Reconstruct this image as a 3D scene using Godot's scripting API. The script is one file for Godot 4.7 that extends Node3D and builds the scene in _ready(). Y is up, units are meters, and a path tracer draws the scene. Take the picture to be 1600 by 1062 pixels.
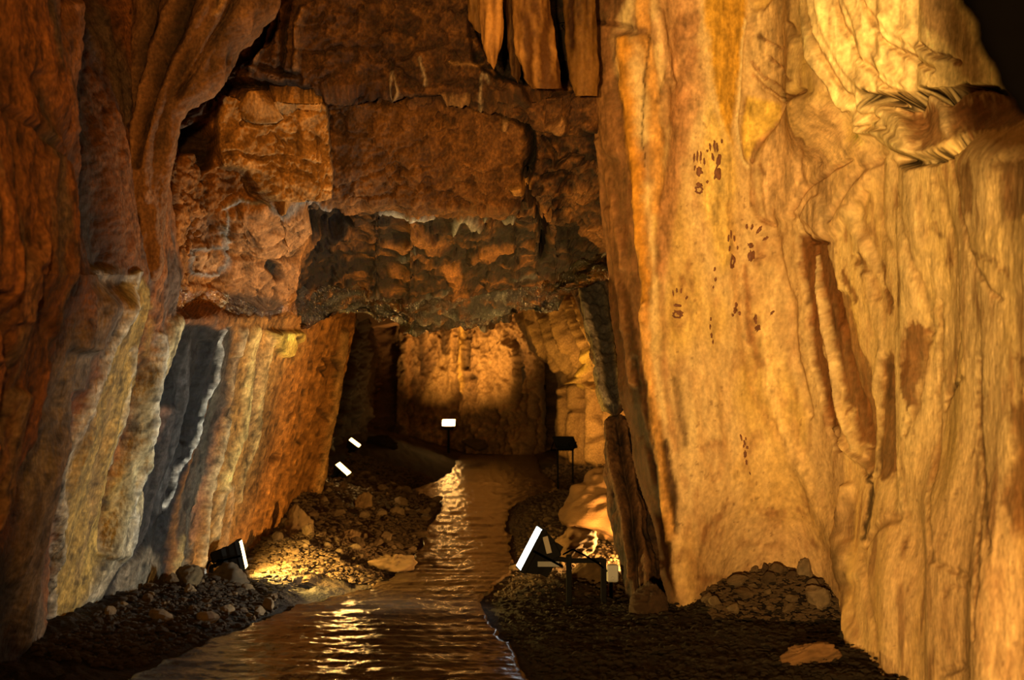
extends Node3D

const F := 2400.0
const EYE := 1.27
const PITCH := 0.045386

var ng := FastNoiseLite.new()      # smooth gradient noise
var nf := FastNoiseLite.new()      # fractal noise
var nc := FastNoiseLite.new()      # cells
var nr := FastNoiseLite.new()      # ridges
var M := {}
var rng := RandomNumberGenerator.new()
var names := {}
var design := Vector2.ZERO         # wall-chart place of the point last asked for
var out_h := 0.0
var out_c := Color.WHITE
var path_rows: Array = []
var meshes := {}
var lamp_count := 0
var face_u: PackedFloat32Array      # the finished right wall, for the prints on it
var face_v: PackedFloat32Array
var face_p: PackedVector3Array
var face_n: PackedVector3Array
var wall_node: Node3D
var curtain_tone := 1.0
var taken: Array = []               # places that stones keep clear of: [x, z, radius]
var mottle := 1.0                  # how a wall's own grain shows in what is painted on it
var ref_row := 0.5                 # which row of a grid tells its outside


func _ready() -> void:
	# ---------------------------------------------------------------- camera, air, lights
	var cam := Camera3D.new()
	cam.name = "camera"
	add_child(cam)
	cam.position = Vector3(0, EYE, 0)
	cam.rotation.x = PITCH
	cam.near = 0.05
	cam.far = 200.0
	var ca := CameraAttributesPhysical.new()
	ca.frustum_focal_length = 12.0 / (531.0 / F)
	ca.frustum_focus_distance = 10.5
	ca.exposure_aperture = 3.2
	cam.attributes = ca
	cam.fov = rad_to_deg(2.0 * atan(531.0 / F))
	cam.current = true
	var we := WorldEnvironment.new()
	we.name = "air"
	var env := Environment.new()
	env.background_mode = Environment.BG_COLOR
	env.background_color = Color(0, 0, 0)
	env.tonemap_mode = Environment.TONE_MAPPER_LINEAR
	env.tonemap_exposure = 1.0
	env.sdfgi_enabled = true
	env.ssao_enabled = true
	env.ssil_enabled = true
	we.environment = env
	add_child(we)
	# the visitor-side floodlight, low at the left behind the camera, turned up to the pale right wall
	var key := spot("key_floodlight", Vector3(-0.8, 0.9, 3.0), Vector3(4.4, 3.6, -9.5), Color(1.0, 0.59, 0.185), 335.0, 29.0, 1.0, 0.12)
	key.shadow_enabled = true
	# a weaker unseen fill, added behind the visitors to brighten the left wall
	var side := spot("added_side_fill", Vector3(0.7, 2.3, 3.2), Vector3(-1.85, 2.8, -8.6), Color(1.0, 0.50, 0.12), 75.0, 17.0, 1.0, 0.12)
	side.shadow_enabled = true

	setup()
	var t0 := Time.get_ticks_msec()
	build_floor()
	build_wall_left()
	build_wall_right()
	build_wall_back()
	build_enclosure()
	build_lintel()
	build_formations()
	print("rock ", Time.get_ticks_msec() - t0)
	build_lamps()
	build_stones()
	build_prints()
	print("all ", Time.get_ticks_msec() - t0)


# ==================================================================== helpers
func setup() -> void:
	rng.seed = 7
	for n in [ng, nf, nc, nr]:
		n.seed = 11
		n.frequency = 1.0
	ng.noise_type = FastNoiseLite.TYPE_SIMPLEX_SMOOTH
	ng.fractal_type = FastNoiseLite.FRACTAL_NONE
	nf.noise_type = FastNoiseLite.TYPE_SIMPLEX_SMOOTH
	nf.fractal_type = FastNoiseLite.FRACTAL_FBM
	nf.fractal_octaves = 4
	nc.noise_type = FastNoiseLite.TYPE_CELLULAR
	nc.cellular_return_type = FastNoiseLite.RETURN_DISTANCE2_SUB
	nc.fractal_type = FastNoiseLite.FRACTAL_NONE
	nc.cellular_jitter = 1.0
	nr.noise_type = FastNoiseLite.TYPE_SIMPLEX_SMOOTH
	nr.fractal_type = FastNoiseLite.FRACTAL_RIDGED
	nr.fractal_octaves = 3
	var grain := noise_tex(3, 0.055, 5, false, [0.5, 1.0])
	var fine_grain := noise_tex(9, 0.05, 4, false, [0.8, 1.0])
	var relief := noise_tex(5, 0.025, 5, false, [0.0, 1.0])
	M.rock = rock_mat(grain, relief, 0.82, 1.6, 0.9)
	M.flow = rock_mat(fine_grain, relief, 0.66, 1.6, 0.3)
	M.flow.metallic_specular = 0.2
	M.wet = rock_mat(grain, relief, 0.16, 3.0, 2.6)
	M.dirt = rock_mat(grain, relief, 0.9, 2.5, 0.8)
	M.path = rock_mat(grain, relief, 0.22, 2.0, 0.2)
	M.path.metallic_specular = 0.3
	M.stone = rock_mat(grain, relief, 0.75, 5.0, 0.8)
	M.stone.uv1_world_triplanar = false
	M.mud = plain(Color(0.2, 0.1, 0.05), 0.6)
	M.iron = plain(Color(0.008, 0.008, 0.008), 0.9)
	M.iron.metallic_specular = 0.15
	M.steel = plain(Color(0.12, 0.12, 0.12), 0.5)
	M.box = plain(Color(0.3, 0.3, 0.3), 0.6)
	M.cable = plain(Color(0.02, 0.02, 0.02), 0.6)
	M.tag = plain(Color(0.25, 0.22, 0.18), 0.7)
	M.warm_glass = glow(Color(1.0, 0.58, 0.17), 14.0)
	M.far_glass = glow(Color(1.0, 0.5, 0.12), 60.0)
	M.white_glass = glow(Color(0.80, 0.94, 1.0), 11.0)


func noise_tex(sd: int, freq: float, oct: int, normal: bool, ramp: Array) -> NoiseTexture2D:
	var n := FastNoiseLite.new()
	n.seed = sd
	n.frequency = freq
	n.fractal_octaves = oct
	n.noise_type = FastNoiseLite.TYPE_SIMPLEX_SMOOTH
	var t := NoiseTexture2D.new()
	t.width = 512
	t.height = 512
	t.seamless = true
	t.generate_mipmaps = false
	t.noise = n
	t.as_normal_map = normal
	var g := Gradient.new()
	g.set_color(0, Color(ramp[0], ramp[0], ramp[0]))
	g.set_color(1, Color(ramp[1], ramp[1], ramp[1]))
	t.color_ramp = g
	return t


func rock_mat(grain: Texture2D, relief: Texture2D, rough: float, scale: float, bump: float) -> StandardMaterial3D:
	var m := StandardMaterial3D.new()
	m.vertex_color_use_as_albedo = true
	m.albedo_texture = grain
	m.roughness = rough
	m.metallic_specular = 0.5 if rough < 0.5 else 0.32
	m.heightmap_enabled = true
	m.heightmap_texture = relief
	m.heightmap_scale = bump
	m.uv1_triplanar = true
	m.uv1_world_triplanar = true
	m.uv1_scale = Vector3(scale, scale * 0.7, scale)
	return m


func plain(lin: Color, rough: float, metal := 0.0) -> StandardMaterial3D:
	var m := StandardMaterial3D.new()
	m.albedo_color = lin.linear_to_srgb()
	m.roughness = rough
	m.metallic = metal
	return m


func glow(lin: Color, e: float) -> StandardMaterial3D:
	var m := StandardMaterial3D.new()
	m.albedo_color = Color(0.9, 0.9, 0.9)
	m.roughness = 0.2
	m.emission_enabled = true
	m.emission = lin.linear_to_srgb()
	m.emission_energy_multiplier = e
	return m


func spot(called: String, at: Vector3, to: Vector3, lin: Color, energy: float, angle: float, blend: float, size: float) -> SpotLight3D:
	var l := SpotLight3D.new()
	l.name = called
	add_child(l, true)
	l.look_at_from_position(at, to, Vector3.UP if absf((to - at).normalized().y) < 0.98 else Vector3.RIGHT)
	l.light_color = lin.linear_to_srgb()
	l.light_energy = energy
	l.spot_angle = angle
	l.spot_angle_attenuation = blend
	l.spot_attenuation = 2.0
	l.spot_range = 40.0
	l.light_size = size
	l.shadow_enabled = true
	return l


# a place d metres ahead of the tripod, by survey bearing (chart units)
func W(px: float, py: float, d: float) -> Vector3:
	var c := cos(PITCH)
	var s := sin(PITCH)
	var y := (531.0 - py) / F
	var k := d / (c + -y * s)
	return Vector3((px - 800.0) / F * k, EYE + (y * c + s) * k, -d)


func tab(xs: Array, ys: Array, x: float) -> float:
	var n := xs.size()
	if x <= xs[0]:
		return ys[0]
	if x >= xs[n - 1]:
		return ys[n - 1]
	var i := 0
	while x > xs[i + 1]:
		i += 1
	var t: float = (x - xs[i]) / (xs[i + 1] - xs[i])
	var m0: float = 0.0 if i == 0 else (ys[i + 1] - ys[i - 1]) / (xs[i + 1] - xs[i - 1])
	var m1: float = 0.0 if i + 2 >= n else (ys[i + 2] - ys[i]) / (xs[i + 2] - xs[i])
	var h: float = xs[i + 1] - xs[i]
	var t2 := t * t
	var t3 := t2 * t
	return (2 * t3 - 3 * t2 + 1) * ys[i] + (t3 - 2 * t2 + t) * h * m0 + (3 * t2 - 2 * t3) * ys[i + 1] + (t3 - t2) * h * m1


func lin(xs: Array, ys: Array, x: float) -> float:
	var n := xs.size()
	if x <= xs[0]:
		return ys[0]
	if x >= xs[n - 1]:
		return ys[n - 1]
	var i := 0
	while x > xs[i + 1]:
		i += 1
	return lerpf(ys[i], ys[i + 1], (x - xs[i]) / (xs[i + 1] - xs[i]))


func sm(a: float, b: float, x: float) -> float:
	return smoothstep(a, b, x)


func steps(parts: Array) -> PackedFloat32Array:
	# [from, to, step, to, step ...]
	var o := PackedFloat32Array()
	var at: float = parts[0]
	o.append(at)
	for k in range(1, parts.size(), 2):
		var n := maxi(1, roundi((parts[k] - at) / parts[k + 1]))
		for i in n:
			o.append(at + (parts[k] - at) * (i + 1.0) / n)
		at = parts[k]
	return o


func pts(s: String) -> PackedVector2Array:
	var o := PackedVector2Array()
	for p in s.split(" ", false):
		var q := p.split(",")
		o.append(Vector2(float(q[0]), float(q[1])))
	return o


# A chart of a wall: relief in metres and mineral colour, drawn with strokes and patches.
class Chart:
	var u0: float
	var v0: float
	var w: int
	var h: int
	const CELL := 2.0
	var hg := PackedFloat32Array()
	var cr := PackedFloat32Array()
	var cg := PackedFloat32Array()
	var cb := PackedFloat32Array()
	var ca := PackedFloat32Array()
	var tmp := PackedFloat32Array()
	var noise: FastNoiseLite
	var leaning := false
	var gain := 1.0
	var fibre := 0.0
	var s_h := 0.0
	var s_a := 0.0
	var s_c := Color()

	func _init(a: float, b: float, c: float, d: float, n: FastNoiseLite, slanted := false) -> void:
		u0 = a
		v0 = b
		w = int((c - a) / CELL) + 2
		h = int((d - b) / CELL) + 2
		noise = n
		leaning = slanted
		hg.resize(w * h); cr.resize(w * h); cg.resize(w * h); cb.resize(w * h); ca.resize(w * h); tmp.resize(w * h)

	func place(p: PackedVector2Array) -> PackedVector2Array:
		if not leaning:
			return p
		var o := PackedVector2Array()
		for q in p:
			o.append(Vector2(q.x - ((800.0 - q.y) * 0.244 if q.y > 430.0 else 90.3 - (430.0 - q.y) * 0.12), q.y))
		return o

	func smooth_line(p: PackedVector2Array) -> PackedVector2Array:
		if p.size() < 2:
			return p
		var o := PackedVector2Array()
		for i in p.size() - 1:
			var a := p[maxi(i - 1, 0)]
			var d := p[mini(i + 2, p.size() - 1)]
			var n := maxi(2, int(p[i].distance_to(p[i + 1]) / 24.0))
			for k in n:
				o.append(p[i].cubic_interpolate(p[i + 1], a, d, float(k) / n))
		o.append(p[p.size() - 1])
		return o

	func lay(x0: int, y0: int, x1: int, y1: int, col: Color, alpha: float, dh: float, brk: float) -> void:
		for y in range(y0, y1 + 1):
			for x in range(x0, x1 + 1):
				var i := y * w + x
				var c := tmp[i]
				if c <= 0.0:
					continue
				tmp[i] = 0.0
				hg[i] += dh * c * (gain if absf(dh) < 0.15 else 1.0)
				if alpha > 0.0:
					var a := alpha * c
					if brk > 0.0:
						var n := noise.get_noise_2d(x * 0.16, y * 0.07) * 0.7 + noise.get_noise_2d(x * 0.5 + 50.0, y * 0.3) * 0.45
						a *= smoothstep(brk - 0.75, brk - 0.35, n + c * 0.35)
					var k := 1.0 - a
					cr[i] = cr[i] * k + col.r * a
					cg[i] = cg[i] * k + col.g * a
					cb[i] = cb[i] * k + col.b * a
					ca[i] = ca[i] * k + a

	# line of half width wd (tapering to wd2), soft 0 hard .. 1 round
	func stroke(line: PackedVector2Array, wd: float, col: Color, alpha: float, dh := 0.0, soft := 0.6, brk := 0.0, wd2 := -1.0) -> void:
		var p := smooth_line(place(line))
		if wd2 < 0.0:
			wd2 = wd
		var bx0 := w; var by0 := h; var bx1 := -1; var by1 := -1
		var n := p.size() - 1
		for k in n:
			var a := p[k]
			var b := p[k + 1]
			var wa := lerpf(wd, wd2, float(k) / n)
			var wb := lerpf(wd, wd2, float(k + 1) / n)
			var m := maxf(wa, wb)
			var x0 := clampi(int((minf(a.x, b.x) - m - u0) / CELL), 0, w - 1)
			var x1 := clampi(int((maxf(a.x, b.x) + m - u0) / CELL) + 1, 0, w - 1)
			var y0 := clampi(int((minf(a.y, b.y) - m - v0) / CELL), 0, h - 1)
			var y1 := clampi(int((maxf(a.y, b.y) + m - v0) / CELL) + 1, 0, h - 1)
			bx0 = mini(bx0, x0); by0 = mini(by0, y0); bx1 = maxi(bx1, x1); by1 = maxi(by1, y1)
			var ab := b - a
			var l2 := maxf(ab.length_squared(), 1e-6)
			for y in range(y0, y1 + 1):
				for x in range(x0, x1 + 1):
					var q := Vector2(u0 + x * CELL, v0 + y * CELL)
					var t := clampf((q - a).dot(ab) / l2, 0.0, 1.0)
					var r := (a + ab * t).distance_to(q) / lerpf(wa, wb, t)
					if r < 1.0:
						var c := 1.0 - smoothstep(1.0 - soft, 1.0, r)
						var i := y * w + x
						if c > tmp[i]:
							tmp[i] = c
		if bx1 >= 0:
			lay(bx0, by0, bx1, by1, col, alpha, dh, brk)

	# filled outline with a border of soft units inside
	func patch(line: PackedVector2Array, soft: float, col: Color, alpha: float, dh := 0.0, brk := 0.0) -> void:
		var p := smooth_line(place(line + PackedVector2Array([line[0]])))
		var lo := p[0]
		var hi := p[0]
		for q in p:
			lo = lo.min(q)
			hi = hi.max(q)
		var x0 := clampi(int((lo.x - u0) / CELL), 0, w - 1)
		var x1 := clampi(int((hi.x - u0) / CELL) + 1, 0, w - 1)
		var y0 := clampi(int((lo.y - v0) / CELL), 0, h - 1)
		var y1 := clampi(int((hi.y - v0) / CELL) + 1, 0, h - 1)
		for y in range(y0, y1 + 1):
			var row := v0 + y * CELL
			var cross := PackedFloat32Array()
			for k in p.size() - 1:
				if (p[k].y > row) != (p[k + 1].y > row):
					cross.append(p[k].x + (row - p[k].y) / (p[k + 1].y - p[k].y) * (p[k + 1].x - p[k].x))
			cross.sort()
			for c in range(0, cross.size() - 1, 2):
				for x in range(maxi(x0, int((cross[c] - u0) / CELL)), mini(x1, int((cross[c + 1] - u0) / CELL) + 1)):
					tmp[y * w + x] = 1.0
		# soften: distance to the outline
		if soft > 0.0:
			for k in p.size() - 1:
				var a := p[k]
				var ab := p[k + 1] - a
				var l2 := maxf(ab.length_squared(), 1e-6)
				var ax0 := clampi(int((minf(a.x, a.x + ab.x) - soft - u0) / CELL), 0, w - 1)
				var ax1 := clampi(int((maxf(a.x, a.x + ab.x) + soft - u0) / CELL) + 1, 0, w - 1)
				var ay0 := clampi(int((minf(a.y, a.y + ab.y) - soft - v0) / CELL), 0, h - 1)
				var ay1 := clampi(int((maxf(a.y, a.y + ab.y) + soft - v0) / CELL) + 1, 0, h - 1)
				for y in range(ay0, ay1 + 1):
					for x in range(ax0, ax1 + 1):
						var i := y * w + x
						if tmp[i] > 0.0:
							var q := Vector2(u0 + x * CELL, v0 + y * CELL)
							var t := clampf((q - a).dot(ab) / l2, 0.0, 1.0)
							var r := (a + ab * t).distance_to(q) / soft
							if r < 1.0:
								tmp[i] = minf(tmp[i], maxf(smoothstep(0.0, 1.0, r), 0.001))
		lay(x0, y0, x1, y1, col, alpha, dh, brk)

	func at(u: float, v: float) -> void:
		var x := (u - u0) / CELL
		var y := (v - v0) / CELL
		if x < 0.0 or y < 0.0 or x >= w - 1.0 or y >= h - 1.0:
			s_h = 0.0
			s_a = 0.0
			return
		var i := int(x)
		var j := int(y)
		var fx := x - i
		var fy := y - j
		var k := j * w + i
		var a := (1.0 - fx) * (1.0 - fy)
		var b := fx * (1.0 - fy)
		var c := (1.0 - fx) * fy
		var d := fx * fy
		s_h = hg[k] * a + hg[k + 1] * b + hg[k + w] * c + hg[k + w + 1] * d
		s_a = ca[k] * a + ca[k + 1] * b + ca[k + w] * c + ca[k + w + 1] * d
		if s_a > 0.002:
			s_c = Color((cr[k] * a + cr[k + 1] * b + cr[k + w] * c + cr[k + w + 1] * d) / s_a, (cg[k] * a + cg[k + 1] * b + cg[k + w] * c + cg[k + w + 1] * d) / s_a, (cb[k] * a + cb[k + 1] * b + cb[k + w] * c + cb[k + w + 1] * d) / s_a)


# rock surface over a grid of chart places; base(u, v) gives the plain surface and sets design, look(p, u, v) sets out_h and out_c
func rock(us: PackedFloat32Array, vs: PackedFloat32Array, base: Callable, look: Callable, chart: Chart, eye := Vector3(0, 1.5, 0), warp := 5.0) -> ArrayMesh:
	var nu := us.size()
	var nv := vs.size()
	var n := nu * nv
	var p := PackedVector3Array()
	var dsg := PackedVector2Array()
	p.resize(n)
	dsg.resize(n)
	for j in nv:
		for i in nu:
			var k := j * nu + i
			p[k] = base.call(us[i], vs[j])
			dsg[k] = design
	var nm := grid_normals(p, nu, nv, eye)
	var col := PackedColorArray()
	col.resize(n)
	var q := PackedVector3Array()
	q.resize(n)
	mottle = 1.0
	for k in n:
		var a := p[k]
		var u := dsg[k].x
		var v := dsg[k].y
		look.call(a, u, v)
		var hh := out_h
		var c := out_c
		if chart:
			var wu := nf.get_noise_2d(u * 0.02, v * 0.0065) * warp * 1.4 + nf.get_noise_2d(u * 0.16, v * 0.07) * 1.0
			var wv := nf.get_noise_2d(u * 0.022 + 40.0, v * 0.012) * warp
			chart.at(u + wu, v + wv)
			var from_chart := chart.s_h
			var ragged := 14.0 if chart.gain < 1.0 and u > 1320.0 else 2.5
			chart.at(u + wu + minf(ragged, 5.0) * nf.get_noise_2d(u * 0.09, v * 0.05 + 60.0), v + wv + ragged * nf.get_noise_2d(u * 0.13 + 90.0, v * 0.03))
			hh += from_chart * (1.0 if not chart.gain < 1.0 else lerpf(1.0, 0.3, sm(1300.0, 1430.0, u) * sm(200.0, 280.0, v)))
			if chart.s_a > 0.002:
				var tone := 0.82 + 0.36 * (nf.get_noise_3d(a.x * 7.0, a.y * 3.5, a.z * 7.0) + 0.25) + 0.3 * nf.get_noise_3d(a.x * 34.0, a.y * 26.0, a.z * 34.0)
				if chart.fibre > 0.0:
					tone *= 1.0 + chart.fibre * (nf.get_noise_2d(u * 0.11, v * 0.011) + 0.8 * nf.get_noise_2d(u * 0.3, v * 0.05 + 30.0))
				c = c.lerp(chart.s_c * (tone * mottle), chart.s_a)
		q[k] = a + nm[k] * hh
		col[k] = Color(c.r, c.g, c.b)
	nm = grid_normals(q, nu, nv, eye)
	# winding: clockwise seen from the side the normals point to
	var mid := int((nv - 2) * ref_row) * nu + nu / 2
	var g := (q[mid + 1] - q[mid]).cross(q[mid + nu] - q[mid])
	var flip := g.dot(nm[mid]) > 0.0
	var idx := PackedInt32Array()
	idx.resize((nu - 1) * (nv - 1) * 6)
	var o := 0
	for j in nv - 1:
		for i in nu - 1:
			var k := j * nu + i
			if flip:
				idx[o] = k; idx[o + 1] = k + nu; idx[o + 2] = k + 1
				idx[o + 3] = k + 1; idx[o + 4] = k + nu; idx[o + 5] = k + nu + 1
			else:
				idx[o] = k; idx[o + 1] = k + 1; idx[o + 2] = k + nu
				idx[o + 3] = k + 1; idx[o + 4] = k + nu + 1; idx[o + 5] = k + nu
			o += 6
	var arr := []
	arr.resize(Mesh.ARRAY_MAX)
	arr[Mesh.ARRAY_VERTEX] = q
	arr[Mesh.ARRAY_NORMAL] = nm
	arr[Mesh.ARRAY_COLOR] = col
	arr[Mesh.ARRAY_INDEX] = idx
	var m := ArrayMesh.new()
	m.add_surface_from_arrays(Mesh.PRIMITIVE_TRIANGLES, arr)
	return m


func grid_normals(p: PackedVector3Array, nu: int, nv: int, eye: Vector3) -> PackedVector3Array:
	var nm := PackedVector3Array()
	nm.resize(p.size())
	# the outside is the side that most of the middle of the grid shows to the eye
	var vote := 0.0
	for k in 200:
		var mid := clampi(int((nv - 2) * ref_row) + (k % 10) * (nv / 40) - (nv / 8 if ref_row > 0.2 else 0), 0, nv - 2) * nu + int(nu * (0.3 + 0.4 * (k / 10) / 20.0))
		var g := (p[mid + 1] - p[mid]).cross(p[mid + nu] - p[mid])
		vote += g.normalized().dot((eye - p[mid]).normalized())
	var sgn := 1.0 if vote > 0.0 else -1.0
	for j in nv:
		var ja := maxi(j - 1, 0) * nu
		var jb := mini(j + 1, nv - 1) * nu
		for i in nu:
			var du := p[j * nu + mini(i + 1, nu - 1)] - p[j * nu + maxi(i - 1, 0)]
			var dv := p[jb + i] - p[ja + i]
			var c := du.cross(dv)
			var l := c.length()
			nm[j * nu + i] = c * (sgn / l) if l > 1e-12 else Vector3.UP
	return nm


func numbered(called: String) -> String:
	var k: int = names.get(called, 0)
	names[called] = k + 1
	return called if k == 0 else "%s_%03d" % [called, k]


func put(called: String, mesh: Mesh, mat: Material, parent: Node = self) -> MeshInstance3D:
	var o := MeshInstance3D.new()
	o.name = numbered(called) if parent == self else called
	o.mesh = mesh
	o.material_override = mat
	parent.add_child(o, true)
	return o


func tag(o: Node, label: String, category := "", group := "", kind := "") -> Node:
	o.set_meta("label", label)
	if category:
		o.set_meta("category", category)
	if group:
		o.set_meta("group", group)
	if kind:
		o.set_meta("kind", kind)
	return o


func base_at(called: String, at: Vector3, label: String, category: String, group := "") -> Node3D:
	if called == "junction_box":
		taken.append([at.x, at.z, 0.08])
	var o := Node3D.new()
	o.name = numbered(called)
	add_child(o, true)
	o.position = at
	tag(o, label, category, group)
	return o


func mixc(a: Color, b: Color, t: float) -> Color:
	return a.lerp(b, clampf(t, 0.0, 1.0))


# ==================================================================== floor and path
func floor_base(d: float) -> float:
	return 0.033 * maxf(0.0, d - 14.0) - 0.01


func floor_d(py: float) -> float:
	var lo := 1.0
	var hi := 40.0
	for i in 40:
		var m := (lo + hi) * 0.5
		if W(800, py, m).y > floor_base(m):
			lo = m
		else:
			hi = m
	return lo


func path_setup() -> void:
	for r in [[3000, -900, 2000], [1400, -100, 1000], [1062, 205, 825], [1030, 270, 810], [1005, 330, 790], [985, 390, 768], [960, 440, 752], [940, 505, 748], [920, 590, 768], [900, 622, 790], [880, 645, 800], [850, 662, 797], [820, 675, 790], [800, 690, 795], [786, 692, 806], [776, 645, 850], [766, 640, 870], [755, 680, 866], [740, 703, 846], [725, 712, 842], [712, 716, 836]]:
		var d := floor_d(r[0])
		path_rows.append([d, W(r[1], 600, d).x, W(r[2], 600, d).x])


func path_edge(d: float, side: int) -> float:
	var n := path_rows.size()
	if d <= path_rows[0][0]:
		return path_rows[0][side]
	if d >= path_rows[n - 1][0]:
		return path_rows[n - 1][side]
	var i := 0
	while d > path_rows[i + 1][0]:
		i += 1
	return lerpf(path_rows[i][side], path_rows[i + 1][side], (d - path_rows[i][0]) / (path_rows[i + 1][0] - path_rows[i][0]))


func bump2(x: float, d: float, cx: float, cd: float, rx: float, rd: float) -> float:
	var a := (x - cx) / rx
	var b := (d - cd) / rd
	var r := a * a + b * b
	return 0.0 if r >= 1.0 else (1.0 - r) * (1.0 - r)


func floor_y(x: float, d: float) -> float:
	var y := floor_base(d)
	var xl := path_edge(d, 1)
	var xr := path_edge(d, 2)
	var el := xl - x
	var er := x - xr
	var off := maxf(el, er)
	var k := sm(0.0, 0.25, off)
	if el > 0.0:
		y += el * 0.30 * sm(11.0, 15.5, d) + 0.03 * k
		y += el * 0.12 * (1.0 - sm(10.0, 12.0, d))
	elif er > 0.0:
		y += er * 0.22 * sm(12.0, 15.0, d) + 0.03 * k
	y += 0.16 * bump2(x, d, -1.62, 12.3, 0.75, 1.5) * sm(0.0, 0.15, el)
	y += 0.20 * bump2(x, d, 1.72, 10.0, 0.9, 0.9) * k
	y += 0.10 * bump2(x, d, 0.30, 10.6, 0.45, 0.7) * sm(0.0, 0.1, er)
	y += k * (0.035 * nf.get_noise_2d(x * 1.7, d * 1.7) + 0.016 * nf.get_noise_2d(x * 7.0, d * 7.0))
	y -= 0.03 * (1.0 - sm(-0.12, 0.02, off))
	return y


func build_floor() -> void:
	path_setup()
	var look := func(p: Vector3, u: float, v: float) -> void:
		var d := -p.z
		var n := nf.get_noise_3d(p.x * 3.0, 0.0, d * 3.0)
		var c := nc.get_noise_2d(p.x * 9.0, d * 9.0)
		out_h = 0.02 * c * sm(0.05, 0.2, maxf(path_edge(d, 1) - p.x, p.x - path_edge(d, 2)))
		var dark := Color(0.030, 0.019, 0.012)
		var pale := Color(0.22, 0.135, 0.07)
		var t := 0.35 + 0.9 * n
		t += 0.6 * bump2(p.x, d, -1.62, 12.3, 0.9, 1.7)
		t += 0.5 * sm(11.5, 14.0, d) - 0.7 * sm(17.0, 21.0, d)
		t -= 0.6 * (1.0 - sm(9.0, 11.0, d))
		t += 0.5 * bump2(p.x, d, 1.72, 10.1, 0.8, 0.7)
		out_c = mixc(dark, pale, t) * (0.9 + 0.3 * c)
	var us := steps([-3200.0, -200.0, 120.0, 1500.0, 4.0, 4500.0, 120.0])
	var vs := steps([0.0, 1.0, 0.004])
	var base := func(u: float, v: float) -> Vector3:
		# rows closer together far away
		var d := 2.0 / lerpf(2.0 / 4.0, 2.0 / 34.0, v)
		var a := W(u, 600, d)
		design = Vector2(u, d)
		return Vector3(a.x, floor_y(a.x, d), -d)
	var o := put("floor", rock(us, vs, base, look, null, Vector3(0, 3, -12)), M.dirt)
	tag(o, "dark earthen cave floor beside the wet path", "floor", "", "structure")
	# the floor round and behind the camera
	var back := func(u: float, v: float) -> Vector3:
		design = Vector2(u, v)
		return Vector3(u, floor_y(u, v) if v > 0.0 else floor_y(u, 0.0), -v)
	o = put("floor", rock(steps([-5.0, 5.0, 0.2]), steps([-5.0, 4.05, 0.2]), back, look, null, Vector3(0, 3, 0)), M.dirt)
	tag(o, "dark earthen cave floor round the camera", "floor", "", "structure")
	# path
	var pl := func(p: Vector3, u: float, v: float) -> void:
		var d := -p.z
		var r := 1.4 * ng.get_noise_2d(p.x * 1.1, d * 3.6) + 0.6 * ng.get_noise_2d(p.x * 3.4 + 9.0, d * 9.0) + 0.5 * ng.get_noise_2d(p.x * 9.0, d * 16.0) + 0.25 * ng.get_noise_2d(p.x * 20.0, d * 26.0)
		out_h = 0.0075 * r
		out_c = mixc(Color(0.045, 0.028, 0.017), Color(0.11, 0.066, 0.035), 0.5 + 0.7 * nf.get_noise_2d(p.x * 2.0, d * 3.0))
	var pb := func(u: float, v: float) -> Vector3:
		var d := 2.0 / lerpf(2.0 / 2.5, 2.0 / 27.6, v)
		var wob := 0.05 * nf.get_noise_2d(d * 1.3, 3.0)
		var l := path_edge(d, 1) - 0.02 + wob
		var r := path_edge(d, 2) + 0.02 + 0.05 * nf.get_noise_2d(d * 1.3, 30.0)
		var edge := minf(u, 1.0 - u)
		design = Vector2(u, d)
		return Vector3(lerpf(l, r, u), floor_base(d) + 0.02 - 0.05 * (1.0 - sm(0.0, 0.02, edge)), -d)
	var path := put("path", rock(steps([0.0, 0.04, 0.01, 0.96, 0.0092, 1.0, 0.01]), steps([0.0, 1.0, 0.0012]), pb, pl, null, Vector3(0, 3, -12)), M.path)
	tag(path, "wet rippled stone path winding from the bottom of the picture to the far chamber", "path", "", "structure")


# ==================================================================== left wall
func lean(v: float) -> float:
	return (800.0 - v) * 0.244 if v > 430.0 else 90.3 - (430.0 - v) * 0.12


func left_d(u: float) -> float:
	return tab([-3200, -1800, -800, -300, 0, 126, 200, 302, 376, 430, 485], [0.9, 1.55, 2.9, 4.4, 6.3, 8.5, 9.4, 10.5, 11.6, 13.2, 15.8], u)


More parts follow.
